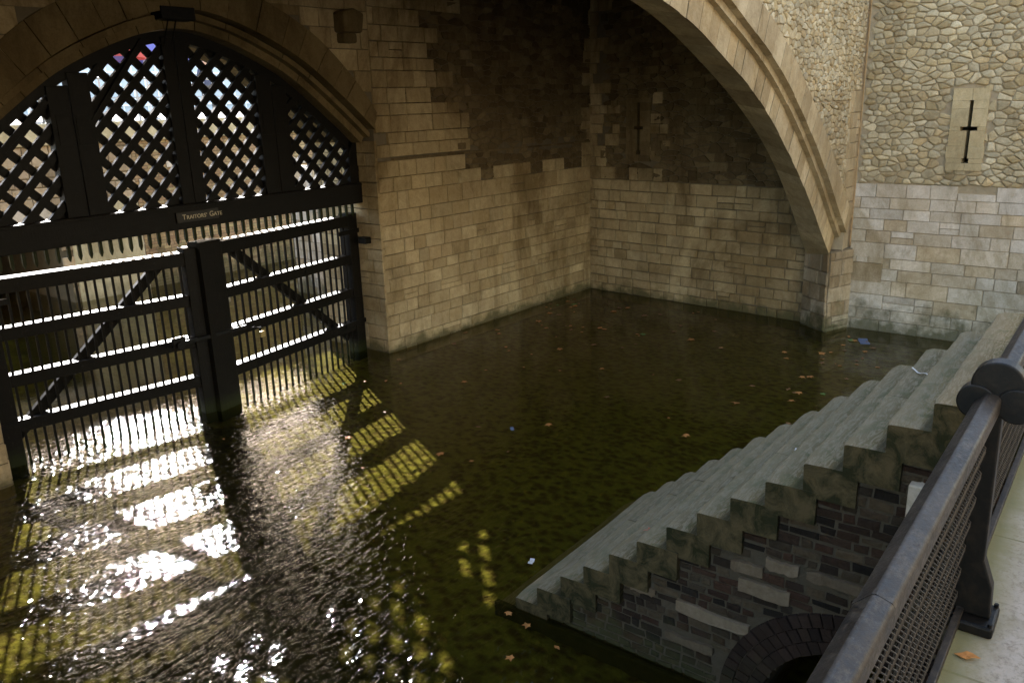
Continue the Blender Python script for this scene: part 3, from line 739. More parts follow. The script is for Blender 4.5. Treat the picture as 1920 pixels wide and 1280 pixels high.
# ================================================================== STAIRS
stair = thing('stone_staircase', 'broad flight of worn green grey stone steps rising from the water beside the brick wall', 'stairs', (6.6, 2.5, 0))
SX0, SX1 = 5.33, 7.98
Y_0, TR, RI = 4.178, .2566, .2033
rn = random.Random(17)
def step_mesh(x0, x1, y0, y1, ztop, h, sd, end0=True, end1=True):
    """dressed slab with a slightly worn, rounded nosing at y1 (towards the water)"""
    rr = random.Random(sd); bm = bmesh.new(); nx = 22; r = .012; ph = rr.uniform(0, 6)
    pr = [(y0, ztop-h), (y0, ztop), (y1-TR+.035, ztop), (y1-TR+.075, ztop), (y1-.055, ztop), (y1-r*1.5, ztop-.0015), (y1-r*.4, ztop-r*.45), (y1, ztop-r*1.5), (y1-.006, ztop-h)]
    edge = [0, 0, 0, 0, 1, 1, 1, .6, 0]; tread_back = [1, 1, 1, 0, 0, 0, 0, 0, 0]
    lay = bm.loops.layers.float_color.new('tone'); rings = []; tone = rr.uniform(.0, 1)
    for i in range(nx+1):
        t = i/nx; x = x0+(x1-x0)*t; wear = .010*math.sin(PI*t)**2+.002*math.sin(t*7+ph)
        e = 0
        if end0: e = max(e, .012*max(0, 1-t*nx))
        if end1: e = max(e, .028*max(0, 1-(1-t)*nx))
        jy = .0025*math.sin(t*11+ph*2)+.0015*math.sin(t*29+ph)
        rings.append([bm.verts.new((x, y-(e if k > 4 else 0)+(jy if k > 4 else 0), z-(wear if 1 < k < 8 else 0)-(.004 if e > 0 and 3 < k < 7 else 0))) for k, (y, z) in enumerate(pr)])
    n = len(pr)
    def put(f, ks):
        for lp, k in zip(f.loops, ks): lp[lay] = (tone, edge[k], tread_back[k], 1)
    for a, b in zip(rings, rings[1:]):
        for k in range(n): put(bm.faces.new((a[k], b[k], b[(k+1) % n], a[(k+1) % n])), (k, k, (k+1) % n, (k+1) % n))
    for rg in (rings[0], list(reversed(rings[-1]))): put(bm.faces.new(rg), [3]*n)
    bmesh.ops.recalc_face_normals(bm, faces=bm.faces)
    me = bpy.data.meshes.new('step'); bm.to_mesh(me); bm.free(); return me
for k in range(-2, 14):
    y1 = Y_0-TR*k; zt = .11+RI*k
    split = rn.uniform(.35, .65)
    xs = [SX0+rn.uniform(-.012, .012), SX0+(SX1-SX0)*split, SX1+rn.uniform(-.03, .03)]
    if rn.random() < .45: xs = [xs[0], xs[2]]
    depth_y = TR+.12 if k < 13 else y1-.336
    o = None
    for j in range(len(xs)-1):
        o_ = link('step', step_mesh(xs[j]+.002, xs[j+1]-.002, y1-depth_y, y1, zt, RI+.045, k*7+j, j == 0, j == len(xs)-2), M['step'], None, False); reparent(o_, stair)
# core masonry under the steps with the far cheek
mb = MB()
prof = [(.336, -.7), (4.45, -.7)]
for k in range(-1, 14): prof += [(Y_0-TR*k-.03, .11+RI*(k-1)-.06), (Y_0-TR*k-.03, .11+RI*k-.26)]
prof = [(.336, -.7), (Y_0+TR-.03, -.7)]
for k in range(-1, 14):
    y = Y_0-TR*k-.035; prof.append((y, max(-.7, .11+RI*k-.24)) if k == -1 else (y, .11+RI*(k-1)-.24+.0)); prof.append((y, .11+RI*k-.24))
prof.append((.336, .11+RI*13-.24))
def stair_line(y): # underside of step slabs at y
    k = math.floor((Y_0-y)/TR); return .11+RI*k-.24
ARC_C, R0, R3 = (1.10, .0), .72, 1.04
def in_arch(y, z, r=R3): return math.hypot(y-ARC_C[0], z-ARC_C[1]) < r
# core as vertical slices so that the arch opening stays open
ny = 90; ys = [.336+(4.42-.336)*i/ny for i in range(ny+1)]
for a, b in zip(ys, ys[1:]):
    c = (a+b)/2; zt = max(-.5, stair_line(c)+.05); z0 = -.7
    if abs(c-ARC_C[0]) < R0: z0 = math.sqrt(R0*R0-(c-ARC_C[0])**2)
    if zt > z0: mb.box((SX0+.06, a, z0), (SX1-.05, b, zt), MORTAR)
reparent(mb.build('core', M['old_brick'], merge=.0003), stair)
plW = Plane((SX0+.06, 4.42), (SX0+.06, .336)); plW.n = Vector((-1, 0, 0))
yu = lambda u: 4.42-u
slabs = [(2.53, 1.92, .58, .68), (2.02, 1.63, .96, 1.08), (2.09, 1.84, 1.12, 1.21), (1.82, 1.58, 1.22, 1.31), (1.52, 1.08, 1.23, 1.31), (2.62, 2.2, .28, .36), (2.95, 2.72, .63, .70)]
def bk_keep(u, v):
    y = yu(u)
    if in_arch(y, v, R3+.02): return False
    if v > stair_line(y+.08)-.03 or v > stair_line(y-.08)-.03: return False
    for (ya, yb, za, zb) in slabs:
        if yb-.03 < y < ya+.03 and za-.02 < v < zb+.02: return False
    return True
mb = MB(); ashlar(mb, plW, 0.12, 4.08, -.25, 2.6, .058, .085, .08, .23, gap=.009, depth=.015, bev=.012, keep=bk_keep, seed=111, wob=.009, darkp=.3)
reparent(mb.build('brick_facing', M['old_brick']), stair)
mb = MB(); rn2 = random.Random(4)
for (ya, yb, za, zb) in slabs:
    n = 7; pts = [(4.42-(ya+(yb-ya)*i/n), za+rn2.uniform(-.008, .008)+ (.02 if i in (0, n) and rn2.random() < .5 else 0)) for i in range(n+1)]
    pts += [(4.42-(ya+(yb-ya)*i/n), zb+rn2.uniform(-.012, .01)) for i in range(n, -1, -1)]
    mb.prism([plW(u, v, .035+rn2.uniform(-.004, .004)) for u, v in pts], Vector((.06, 0, 0)), (rn2.random(), rn2.random(), 0))
reparent(mb.build('reused_stone', M['slab_pale']), stair)
# brick relieving arch: three rings of headers
mb = MB(); ra = random.Random(9)
for ring in range(3):
    r0 = R0+ring*.107; r1 = r0+.10; n = int(PI*(r0+.05)/.082)
    for i in range(n):
        t0 = PI*i/n+.006; t1 = PI*(i+1)/n-.006; d = ra.uniform(0, .012)
        q = [(ARC_C[0]+r*math.cos(t), ARC_C[1]+r*math.sin(t)) for r, t in ((r0, t0), (r1, t0), (r1, t1), (r0, t1))]
        mb.prism([Vector((SX0+.035-d, y, z)) for y, z in q], Vector((.12, 0, 0)), (ra.random(), ra.random(), 0))
reparent(mb.build('brick_arch', M['brick_arch']), stair)
# tunnel under the arch + pale block at the top
mb = MB()
for i in range(16):
    t0 = PI*i/16; t1 = PI*(i+1)/16
    P = [(ARC_C[0]+r*math.cos(t), ARC_C[1]+r*math.sin(t)) for r, t in ((R0-.01, t0), (R0-.01, t1), (R0+.05, t1), (R0+.05, t0))]
    mb.prism([Vector((SX0+.16, y, z)) for y, z in P], Vector((SX1-SX0-.3, 0, 0)), (.3, .4, 0))
reparent(mb.build('tunnel_lining', M['brick_arch']), stair)
mb = MB(); mb.box((SX0-.03, .72, H-2.74), (SX0+.12, .92, H-2.42), (.9, .9, 0)); reparent(mb.build('pale_block', M['out_ashlar'], bevel=.012), stair)
# wet footing at the toe
mb = MB(); mb.box((SX0-.03, .336, -.68), (SX0+.03, 4.40, -.01), (.2, .1, 0)); reparent(mb.build('footing', M['old_brick'], bevel=.01), stair)

# ================================================================== WATER GATES
def leaf(name, label, hinge, free, ztop, nbars, brace_up_to_free, sd, zoff=0):
    """swinging timber leaf: u from hinge to free end"""
    root = thing(name, label, 'gate', (hinge[0], hinge[1], 0), None)
    hx, hy = hinge; L = math.hypot(free[0]-hx, free[1]-hy); ang = math.atan2(free[1]-hy, free[0]-hx)
    root.rotation_euler = (0, 0, ang)
    def part(nm, m_, mat='timber', bevel=.008):
        o = m_.build(nm, M[mat], root, bevel=bevel); return o
    s = 1 if ang > -PI/2 and ang < PI/2 else -1
    HS = .40 if hx < 5 else .24
    part('hinge_stile', MB().box((0 if s > 0 else 0, -.12, -.6), (HS, .12, ztop+.03)))
    part('meeting_stile', MB().box((L-.29, -.12, -.6), (L, .12, ztop+.06)) if hx < 5 else MB().box((L-.27, -.10, -.6), (L+.15, .165, ztop+.05)))
    part('top_rail', MB().box((.24, -.11, ztop-.20), (L-.29, .11, ztop)))
    rails = [H-2.77, H-3.42, H-4.06]
    for z in rails: part('rail', MB().box((.24, -.09, z-.085), (L-.29, .09, z+.085)))
    # brace from hinge foot to the top of the free end
    z0, z1 = H-4.30, ztop-.16
    a = Vector((.30, 0, z0)); b = Vector((L-.62, 0, z1)); d = (b-a).normalized(); nrm = Vector((-d.z, 0, d.x))*.075
    back = s*.03
    part('brace', MB().prism([a-nrm+Vector((0, back, 0)), b-nrm+Vector((0, back, 0)), b+nrm+Vector((0, back, 0)), a+nrm+Vector((0, back, 0))], Vector((0, s*.10, 0))))
    bar = None
    step = (L-.29-HS)/nbars
    for i in range(nbars):
        x = HS+step*(i+.5)
        if bar is None:
            q = MB().box((-.016, -.016, -.45), (.016, .016, ztop-.12)); bar = part('bar', q, bevel=.004); bar.location = (x, -s*.035, 0)
        else:
            c = bar.copy(); COL.objects.link(c); c.parent = root; c.location = (x, -s*.035, 0)
    # bolt heads along the top and face
    rb = random.Random(sd); bolt = None; spots = []
    for i in range(nbars+3): spots.append((.15+i*(L-.3)/(nbars+2), rb.uniform(-.02, .02), ztop-.002, 0))
    for z in [ztop-.1]+rails:
        for i in range(6): spots.append((.12+i*(L-.25)/5, -s*(.118 if i in (0, 5) else (.108 if z > rails[0]+.2 else .088)), z, s*PI/2))
    for (x, y, z, a) in spots:
        if bolt is None: bolt = MB().tube([(0, 0, -.004), (0, 0, .012)], .017, 8).build('bolt_head', M['iron'], root); c = bolt
        else: c = bolt.copy(); COL.objects.link(c); c.parent = root
        c.location = (x, y, z); c.rotation_euler = (a, 0, 0)
    for z in (ztop-.30, H-4.0):
        part('hinge_strap', MB().box((-.1, -s*.125-.012, z-.04), (.55, -s*.125+.012, z+.04)), 'iron', 0)
    return root, L
gl, LL = leaf('gate_leaf', 'left black timber water gate leaf with brace rising to the right', (3.76, 11.86), (6.945, 11.345), H-2.03, 21, True, 1)
gr_, LRt = leaf('gate_leaf', 'right black timber water gate leaf, its brace falling towards the stone pier', (10.50, 11.86), (6.955, 11.335), H-1.95, 20, True, 2)
# the right leaf is built from its hinge leftwards
# drop bar and padlock across the meeting stiles
q = MB(); q.box((6.2, 11.165, H-3.385), (7.5, 11.205, H-3.325)); lb = q.build('locking_bar', M['iron'], bevel=.006)
tag(lb, 'long flat iron bar fastening the two gate leaves together at mid height', 'bar')
q = MB(); q.tube([(6.3, 11.19, H-3.36), (6.3, 11.11, H-3.36)], .06, 12); q.box((6.2, 11.14, H-3.33), (6.4, 11.2, H-3.24)); k_ = q.build('knob', M['iron'], None, bevel=.004); reparent(k_, lb); k_.matrix_parent_inverse = Matrix.Identity(4)
lock = thing('padlock', 'small brass padlock hanging on a chain from the right gate leaf', 'padlock', (7.72, 11.10, H-3.46))
q = MB(); q.box((-.045, -.02, -.11), (.045, .02, -.01)); q.build('lock_body', plainmat('brass', (.42, .30, .12), .4, metal=.6), lock, bevel=.006)
q = MB(); q.tube([(.03*math.cos(t), 0, .02+.035*math.sin(t)) for t in [PI*i/8 for i in range(9)]], .007, 6); q.build('shackle', M['iron'], lock)
q = MB()
for i in range(9): q.tube([(-.02-.02*i+.015*math.cos(t), .012*math.sin(t) if i % 2 else 0, .055+.012*i*(.4)+(0 if i % 2 else .012*math.sin(t))) for t in [2*PI*j/8 for j in range(8)]], .004, 4, closed=True)
q.build('chain', M['iron'], lock)

# ---- fixed upper gate: beam, posts, lattice
YS = 11.66
screen = thing('lattice_gate', 'dark timber screen of crossed lattice bars filling the gate arch above a heavy beam', 'gate', (X0, YS, 0))
BT, BBm = H-1.36, H-1.73
q = MB(); q.box((3.62, YS-.10, BBm), (10.72, YS+.16, BT)); reparent(q.build('beam', M['timber'], bevel=.012), screen)
q = MB(); q.box((3.64, YS-.118, BT-.045), (10.66, YS-.10, BT-.015)); reparent(q.build('beam_moulding', M['timber'], bevel=.004), screen)
tooth = None
for i in range(45):
    x = 3.85+i*.1485
    if tooth is None:
        q = MB(); q.prism([Vector((-.022, -.02, 0)), Vector((.022, -.02, 0)), Vector((.022, -.02, -.17)), Vector((0, -.02, -.23)), Vector((-.022, -.02, -.17))], Vector((0, .04, 0)))
        tooth = q.build('tooth', M['timber']); c = tooth
    else: c = tooth.copy(); COL.objects.link(c)
    c.location = (x, YS+.03, BBm-.001); reparent(c, screen)
def zarch(x, off=0.0):
    P = offset_path(I_, -off) if off else I_
    for a, b in zip(P, P[1:]):
        if a[0] <= x <= b[0]: return a[1]+(b[1]-a[1])*(x-a[0])/max(1e-6, b[0]-a[0])
    return P[0][1] if x < P[0][0] else P[-1][1]
# curved frame
FR = offset_path(I_, -.015); FI2 = offset_path(I_, -.17)
q = MB()
ringp = list(FR)
for i in range(NS):
    a, b, c, d = FR[i], FR[i+1], FI2[i+1], FI2[i]
    q.prism([Vector((a[0], YS-.04, a[1])), Vector((b[0], YS-.04, b[1])), Vector((c[0], YS-.04, c[1])), Vector((d[0], YS-.04, d[1]))], Vector((0, .16, 0)), caps=True)
for x0, x1, zz in ((JL, FI2[0][0], FR[0][1]+.02), (FI2[-1][0], JR, FR[-1][1]+.02)): q.box((x0, YS-.04, BT), (x1, YS+.12, zz))
reparent(q.build('arched_frame', M['timber'], merge=.0005), screen)
posts = [(X0-.20, X0+.20), (X0-1.92, X0-1.34), (X0+1.34, X0+1.92)]
for i, (a, b) in enumerate(posts):
    mid = (a+b)/2
    for (c, d) in ((a, mid-.006), (mid+.006, b)):
        zt = min(zarch(c), zarch(d))-.1
        q = MB(); q.box((c, YS-.07, BT), (d, YS+.10, zt)); reparent(q.build('post', M['timber'], bevel=.008), screen)
    if i:
        q = MB(); q.box((a+.06, YS-.082, BT+.95), (mid-.03, YS-.07, BT+1.35)); q.box((mid+.03, YS-.082, BT+.95), (b-.06, YS-.07, BT+1.35)); reparent(q.build('hinge_plate', M['timber'], bevel=.004), screen)
# lattice panels
LE_ = offset_path(I_, -.13)
PX = [(LE_[0][0]+.005, X0-1.92), (X0-1.34, X0-.20), (X0+.20, X0+1.34), (X0+1.92, LE_[-1][0]-.005)]
PIT = .338
for pi_, (xa, xb) in enumerate(PX):
    # convex region
    reg = [(xa, BT), (xb, BT)]
    xs = [xa+(xb-xa)*i/14 for i in range(15)]
    reg += [(x, zarch(x, .13)) for x in reversed(xs)]
    planes = []
    for i in range(len(reg)):
        a = reg[i]; b = reg[(i+1) % len(reg)]; ex, ez = b[0]-a[0], b[1]-a[1]; l = math.hypot(ex, ez)
        if l < 1e-5: continue
        planes.append((ez/l, -ex/l, (ez*a[0]-ex*a[1])/l))
    q = MB(); ox, oz = 7.51, H+.256
    for fam in (0, 1):
        for n in range(-30, 31):
            c = (n+.5)*PIT; hw = .052*math.sqrt(2)
            # line x -/+ (z) = const
            if fam == 0: P = [(ox+c-hw-6, oz-6), (ox+c+hw-6, oz-6), (ox+c+hw+6, oz+6), (ox+c-hw+6, oz+6)]
            else: P = [(ox+c-hw+6, oz-6), (ox+c+hw+6, oz-6), (ox+c+hw-6, oz+6), (ox+c-hw-6, oz+6)]
            if area(P) < 0: P = P[::-1]
            for nx, nz, cc in planes:
                P = clip(P, nx, nz, cc)
                if len(P) < 3: break
            if len(P) >= 3 and abs(area(P)) > 1e-4:
                y0 = YS-.03 if fam == 0 else YS+.032
                q.prism([Vector((x, y0, z)) for x, z in P], Vector((0, .06, 0)))
    reparent(q.build('lattice_panel', M['timber']), screen)
# diagonal stays on the left half
q = MB()
for (a, b) in (((5.66, H-.25), (6.66, H+.98)), ((3.95, H-1.0), (5.2, H+.18))):
    a = Vector((a[0], YS-.08, a[1])); b = Vector((b[0], YS-.08, b[1])); d = (b-a).normalized(); n = Vector((-d.z, 0, d.x))*.04
    q.prism([a-n, b-n, b+n, a+n], Vector((0, .035, 0)))
reparent(q.build('stay', M['timber'], bevel=.004), screen)
# plaque
sign = thing('name_plaque', 'small dark board lettered TRAITORS\' GATE on the gate beam', 'sign', (7.12, YS-.12, H-1.545))
q = MB(); q.box((-.36, -.014, -.078), (.36, .016, .078)); board = q.build('board', M['plaque'], sign, bevel=.004)
def text(parent, s_, size, x, z, mat):
    cu = bpy.data.curves.new('lettering', 'FONT'); cu.body = s_; cu.size = size; cu.extrude = .002; cu.align_x = 'LEFT'; cu.align_y = 'BOTTOM_BASELINE'
    o = bpy.data.objects.new('lettering', cu); COL.objects.link(o); bpy.context.view_layer.update()
    me = bpy.data.meshes.new_from_object(o.evaluated_get(bpy.context.evaluated_depsgraph_get())); bpy.data.objects.remove(o)
    xs = [v.co.x for v in me.vertices]; w_ = max(xs)
    for v in me.vertices: v.co = Vector((v.co.x, -v.co.z, v.co.y))
    o = link('lettering', me, mat, parent); o.location = (x, -.0165, z); return w_
x = -.27
for s_, sz in (('T', .108), ('RAITORS\u2019', .083), (' ', .08), ('G', .108), ('ATE', .083)):
    if s_ == ' ': x += .035; continue
    x += text(board, s_, sz, x, -.035, M['letters'])+.007

# ---- iron box on the crown of the arch with two rods; stone corbel
ib = thing('iron_box', 'black iron box at the crown of the gate arch with two rods running down', 'box', (6.96, 11.2, H+1.31))
q = MB(); q.box((-.26, -.12, -.085), (.26, .16, .085)); q.build('casing', M['iron'], ib, bevel=.01)
for dx in (-.09, .03):
    q = MB(); q.tube([(dx, .02, -.08), (dx, .22, -.42)], .012, 6); q.build('rod', M['iron'], ib)
q = MB(); q.prism([Vector((9.80, 10.86, H+1.18)), Vector((10.20, 10.86, H+1.18)), Vector((10.22, 10.82, H+1.48)), Vector((10.02, 10.84, H+1.56)), Vector((9.80, 10.86, H+1.50))], Vector((0, .27, 0)), (.6, .3, 0))
q.prism([Vector((9.85, 10.95, H+1.02)), Vector((10.15, 10.95, H+1.02)), Vector((10.15, 10.95, H+1.178)), Vector((9.85, 10.95, H+1.178))], Vector((0, .2, 0)), (.2, .1, 0))
tag(q.build('stone_corbel', M['gate_arch'], bevel=.03), 'worn block of stone jutting from the wall right of the gate arch', 'corbel')
# hinge blocks on the right jamb
for z in (H-2.42,):
    q = MB(); q.box((10.40, 11.42, z-.06), (10.62, 11.62, z+.06)); tag(q.build('hinge_bracket', M['iron'], bevel=.01), 'black iron hinge block fixed to the stone pier beside the right gate leaf', 'bracket')

# ================================================================== RAILING (foreground)
rail = thing('iron_railing', 'black painted iron railing with woven wire mesh along the edge of the path', 'railing', (3.1, .28, PATH))
RZ = H-1.03; RY = .283
def rail_tube(x0, x1, sx=1.0):
    P = [(-.006, .018), (.000, .026), (.032, .036), (.040, .033), (.076, -.004), (.076, -.028), (.055, -.042), (-.006, -.034)]
    mbq = MB(); n = max(2, int((x1-x0)/.15))
    rings = []
    for i in range(n+1):
        x = x0+(x1-x0)*i/n; rings.append([(x, RY+a*sx, RZ+b*sx) for a, b in P])
    for a, b in zip(rings, rings[1:]):
        for k in range(8): mbq.poly([a[k], a[(k+1) % 8], b[(k+1) % 8], b[k]])
    mbq.poly(rings[0]); mbq.poly(rings[-1]); return mbq
def padd(nm, m_, mat='paint', **kw): return reparent(m_.build(nm, M[mat], **kw), rail)
padd('handrail', rail_tube(-6, 1.62), merge=.0005, bevel=.004); padd('handrail', rail_tube(1.625, 7.0), merge=.0005, bevel=.004)
padd('rail_joint', rail_tube(1.612, 1.633, 1.03), merge=.0005)
def disc(mbq, x0, x1, cy, cz, r, n=36):
    P0 = [Vector((x0, cy+r*math.cos(2*PI*i/n), cz+r*math.sin(2*PI*i/n))) for i in range(n)]
    mbq.prism(P0, Vector((x1-x0, 0, 0)))
bolt_m = [None]
def post_at(X):
    q = MB(); prof = [(.270, RZ-.02), (.325, RZ-.02), (.330, PATH+.30), (.345, PATH+.20), (.345, PATH+.045), (.215, PATH+.045), (.222, PATH+.17), (.258, PATH+.27)]
    q.prism([Vector((X-.03, y, z)) for y, z in prof], Vector((.06, 0, 0))); pst = padd('post', q, 'iron', bevel=.006)
    def sub(nm, q, **kw): o = q.build(nm, M['iron'], pst, **kw); return o
    q = MB(); disc(q, X-.035, X+.035, .295, H-.968, .082); sub('finial_disc', q, bevel=.006)
    q = MB(); disc(q, X-.045, X+.025, .352, H-1.035, .062); sub('finial_lobe', q, bevel=.006)
    q = MB(); disc(q, X-.045, X+.025, .232, H-1.03, .062); sub('finial_lobe', q, bevel=.006)
    q = MB(); q.box((X-.09, .195, PATH+.001), (X+.09, .345, PATH+.045)); sub('base_plate', q, bevel=.01)
    for dy in (.207, .333):
        for dx in (-.075, .075):
            if bolt_m[0] is None: bolt_m[0] = MB().tube([(0, 0, 0), (0, 0, .015)], .008, 6).build('bolt', M['iron'], pst); c = bolt_m[0]
            else: c = bolt_m[0].copy(); COL.objects.link(c); c.parent = pst
            c.location = (X+dx, dy, PATH+.043)
for X in (3.10, 6.2, -.2): post_at(X)
q = MB(); q.box((-6, .30, PATH+.03), (7, .325, PATH+.065)); padd('bottom_rail', q, bevel=.003)
# chain link mesh hanging behind the rail
q = MB(); wz0, wz1 = PATH+.05, RZ-.045; a_ = .0235; yy = .322
x = .35; rnm = random.Random(5); ncol = 0
while x < 7.0:
    pts = []; nz = int((wz1-wz0)/(a_)); 
    for i in range(nz+1):
        z = wz0+(wz1-wz0)*i/nz; s_ = 1 if i % 2 else -1
        pts.append((x+s_*a_*.56, yy+(.006 if (i % 4) < 2 else -.006)+.012*math.sin(z*5), z))
    q.tube(pts, .0032, 4)
    ncol += 1; x += a_*1.0
padd('mesh_panel', q, 'mesh_wire', smooth=True)
q = MB(); x = .35
while x < 7.0:
    q.tube([(x+.004*math.cos(t)+.012*math.sin(t), yy-.018+.016*math.cos(t), RZ-.052+.018*math.sin(t)) for t in [2*PI*j/8 for j in range(8)]], .0034, 4, closed=True); x += .04
padd('mesh_ring_row', q, 'mesh_wire', smooth=True)

# ================================================================== WHARF BEYOND THE GATE
ww = thing('wharf_wall', 'warm brick and stone river wall with pale coping seen through the gate bars', 'wall', (10, 21.3, 0))
YW = 21.2
TX0, TX1, TZ = 5.4, 9.35, 2.15
mb = MB(); mb.box((-30, YW, -.8), (TX0, YW+1.2, WZ-.47), MORTAR); mb.box((TX1, YW, -.8), (60, YW+1.2, WZ-.47), MORTAR); mb.box((TX0, YW, TZ), (TX1, YW+1.2, WZ-.47), MORTAR)
for a, b in (((TX0-.3, YW+1.2, -.8), (TX0, YW+9, 3.15)), ((TX1, YW+1.2, -.8), (TX1+.3, YW+9, 3.15)), ((TX0, YW+8.7, -.8), (TX1, YW+9, 3.15)), ((TX0, YW+1.2, TZ), (TX1, YW+8.7, TZ+.3)), ((TX0, YW, -.82), (TX1, YW+8.7, -.5))): mb.box(a, b, MORTAR)
reparent(mb.build('core', M['far_stone']), ww)
plF = Plane((-30, YW), (60, YW)); plF.n = Vector((0, -1, 0))
TUN = (36.2, 39.0)    # dark culvert mouth, in u
mb = MB(); ashlar(mb, plF, 30, 41.4, -.3, WZ-.47, .14, .3, .2, .5, seed=201, depth=.03, gap=.012, bev=.02, wob=.015, keep=lambda u, v: not (TX0-.05 < u-30 < TX1+.05 and v < TZ+.05))
reparent(mb.build('stone_facing', M['far_stone']), ww)
mb = MB(); ashlar(mb, plF, 41.4, 56, -.3, WZ-.47, .075, .085, .2, .24, seed=202, depth=.012, gap=.006, bev=.005); reparent(mb.build('brick_facing', M['far_brick']), ww)
mb = MB(); mb.box((-30, YW-.10, WZ-.468), (60, YW+1.2, WZ+.03), (.5, .6, 0)); reparent(mb.build('coping', M['far_render'], bevel=.02), ww)
mb = MB(); mb.box((TX1+.15, YW-.07, -.8), (11.35, YW-.01, 2.5), (.5, .1, 0)); reparent(mb.build('rendered_panel', M['far_render'], bevel=.02), ww)
mb = MB(); mb.box((TX0-.25, YW-.12, TZ), (TX1+.25, YW+.3, TZ+.3), (.5, .5, 0)); reparent(mb.build('lintel', M['out_ashlar'], bevel=.02), ww)
# pilaster quoins and white stones
mb = MB(); rw = random.Random(77)
for i in range(26): 
    x = rw.uniform(9.5, 17); z = rw.uniform(.4, 3.2); l = rw.uniform(.12, .35); mb.box((x, YW-.045, z), (x+l, YW-.01, z+rw.uniform(.08, .2)), (rw.random(), .8, 0))
reparent(mb.build('patch_stone', M['out_ashlar'], bevel=.008), ww)
# side walls of the outer cut
for X, nm, lb in ((13.2, 'quay_wall', 'grey stone quay wall running out beyond the right gate leaf'), (2.1, 'quay_wall', 'grey stone quay wall beyond the left gate leaf, mostly hidden')):
    pq = Plane((X, 12.95), (X, 17.2)); pq.n = Vector((-1, 0, 0)) if X > 5 else Vector((1, 0, 0))
    mb = MB(); sx_ = .5 if X > 5 else -.5
    mb.box((min(X, X+sx_), 12.95, -.8), (max(X, X+sx_), 17.2, 3.2), MORTAR); ashlar(mb, pq, 0, 4.2, -.3, 3.2, .2, .3, .3, .6, seed=int(X*10), depth=.02)
    tag(mb.build(nm, M['out_ashlar']), lb, 'wall')
# wharf railing
wr = thing('wharf_railing', 'light steel railing along the wharf edge seen through the lattice', 'railing', (9, YW+.35, WZ))
q = MB(); q.tube([(-8, YW+.35, WZ+1.1), (26, YW+.35, WZ+1.1)], .03, 8); q.tube([(-8, YW+.35, WZ+.62), (26, YW+.35, WZ+.62)], .02, 6); q.tube([(-8, YW+.35, WZ+.25), (26, YW+.35, WZ+.25)], .02, 6)
steel = plainmat('painted_steel', (.45, .46, .48), .4); reparent(q.build('rails', steel), wr)
pm = None
for i in range(18):
    if pm is None: pm = MB().box((-.025, -.025, .03), (.025, .025, 1.12)).build('post', steel); c = pm
    else: c = pm.copy(); COL.objects.link(c)
    c.location = (-8+2*i, YW+.35, WZ); reparent(c, wr)
# parasols
def parasol(x, y, mat, label, r=1.5, h=2.7):
    t = thing('parasol', label, 'parasol', (x, y, WZ), 'cafe parasols on the wharf')
    q = MB(); q.tube([(0, 0, 0), (0, 0, h-.02)], .03, 8); q.build('pole', steel, t)
    q = MB(); n = 8
    for i in range(n):
        a0 = 2*PI*i/n; a1 = 2*PI*(i+1)/n
        A = (r*math.cos(a0), r*math.sin(a0), h-.75); B = (r*math.cos(a1), r*math.sin(a1), h-.75)
        q.poly([A, B, (0, 0, h)]); q.poly([(A[0]*.97, A[1]*.97, A[2]-.02), (B[0]*.97, B[1]*.97, B[2]-.02), (0, 0, h-.03)])
        q.poly([A, B, (B[0], B[1], B[2]-.2), (A[0], A[1], A[2]-.2)])
    q.build('canopy', mat, t, merge=0)
    q = MB(); q.tube([(0, 0, 0), (0, 0, .08)], .28, 16); q.build('base', steel, t)
red = plainmat('red_canvas', (.38, .06, .05), .8, var=.1); blue = plainmat('blue_canvas', (.10, .10, .30), .8, var=.1); navy = plainmat('navy_canvas', (.07, .07, .16), .8, var=.1)
parasol(12.6, 24.6, red, 'red canvas cafe parasol on the wharf, seen through the lattice'); parasol(10.7, 24.9, blue, 'blue canvas cafe parasol left of the red one'); parasol(8.6, 24.2, navy, 'navy canvas cafe parasol, leftmost on the wharf')
parasol(14.9, 26.0, blue, 'blue canvas cafe parasol right of the red one')
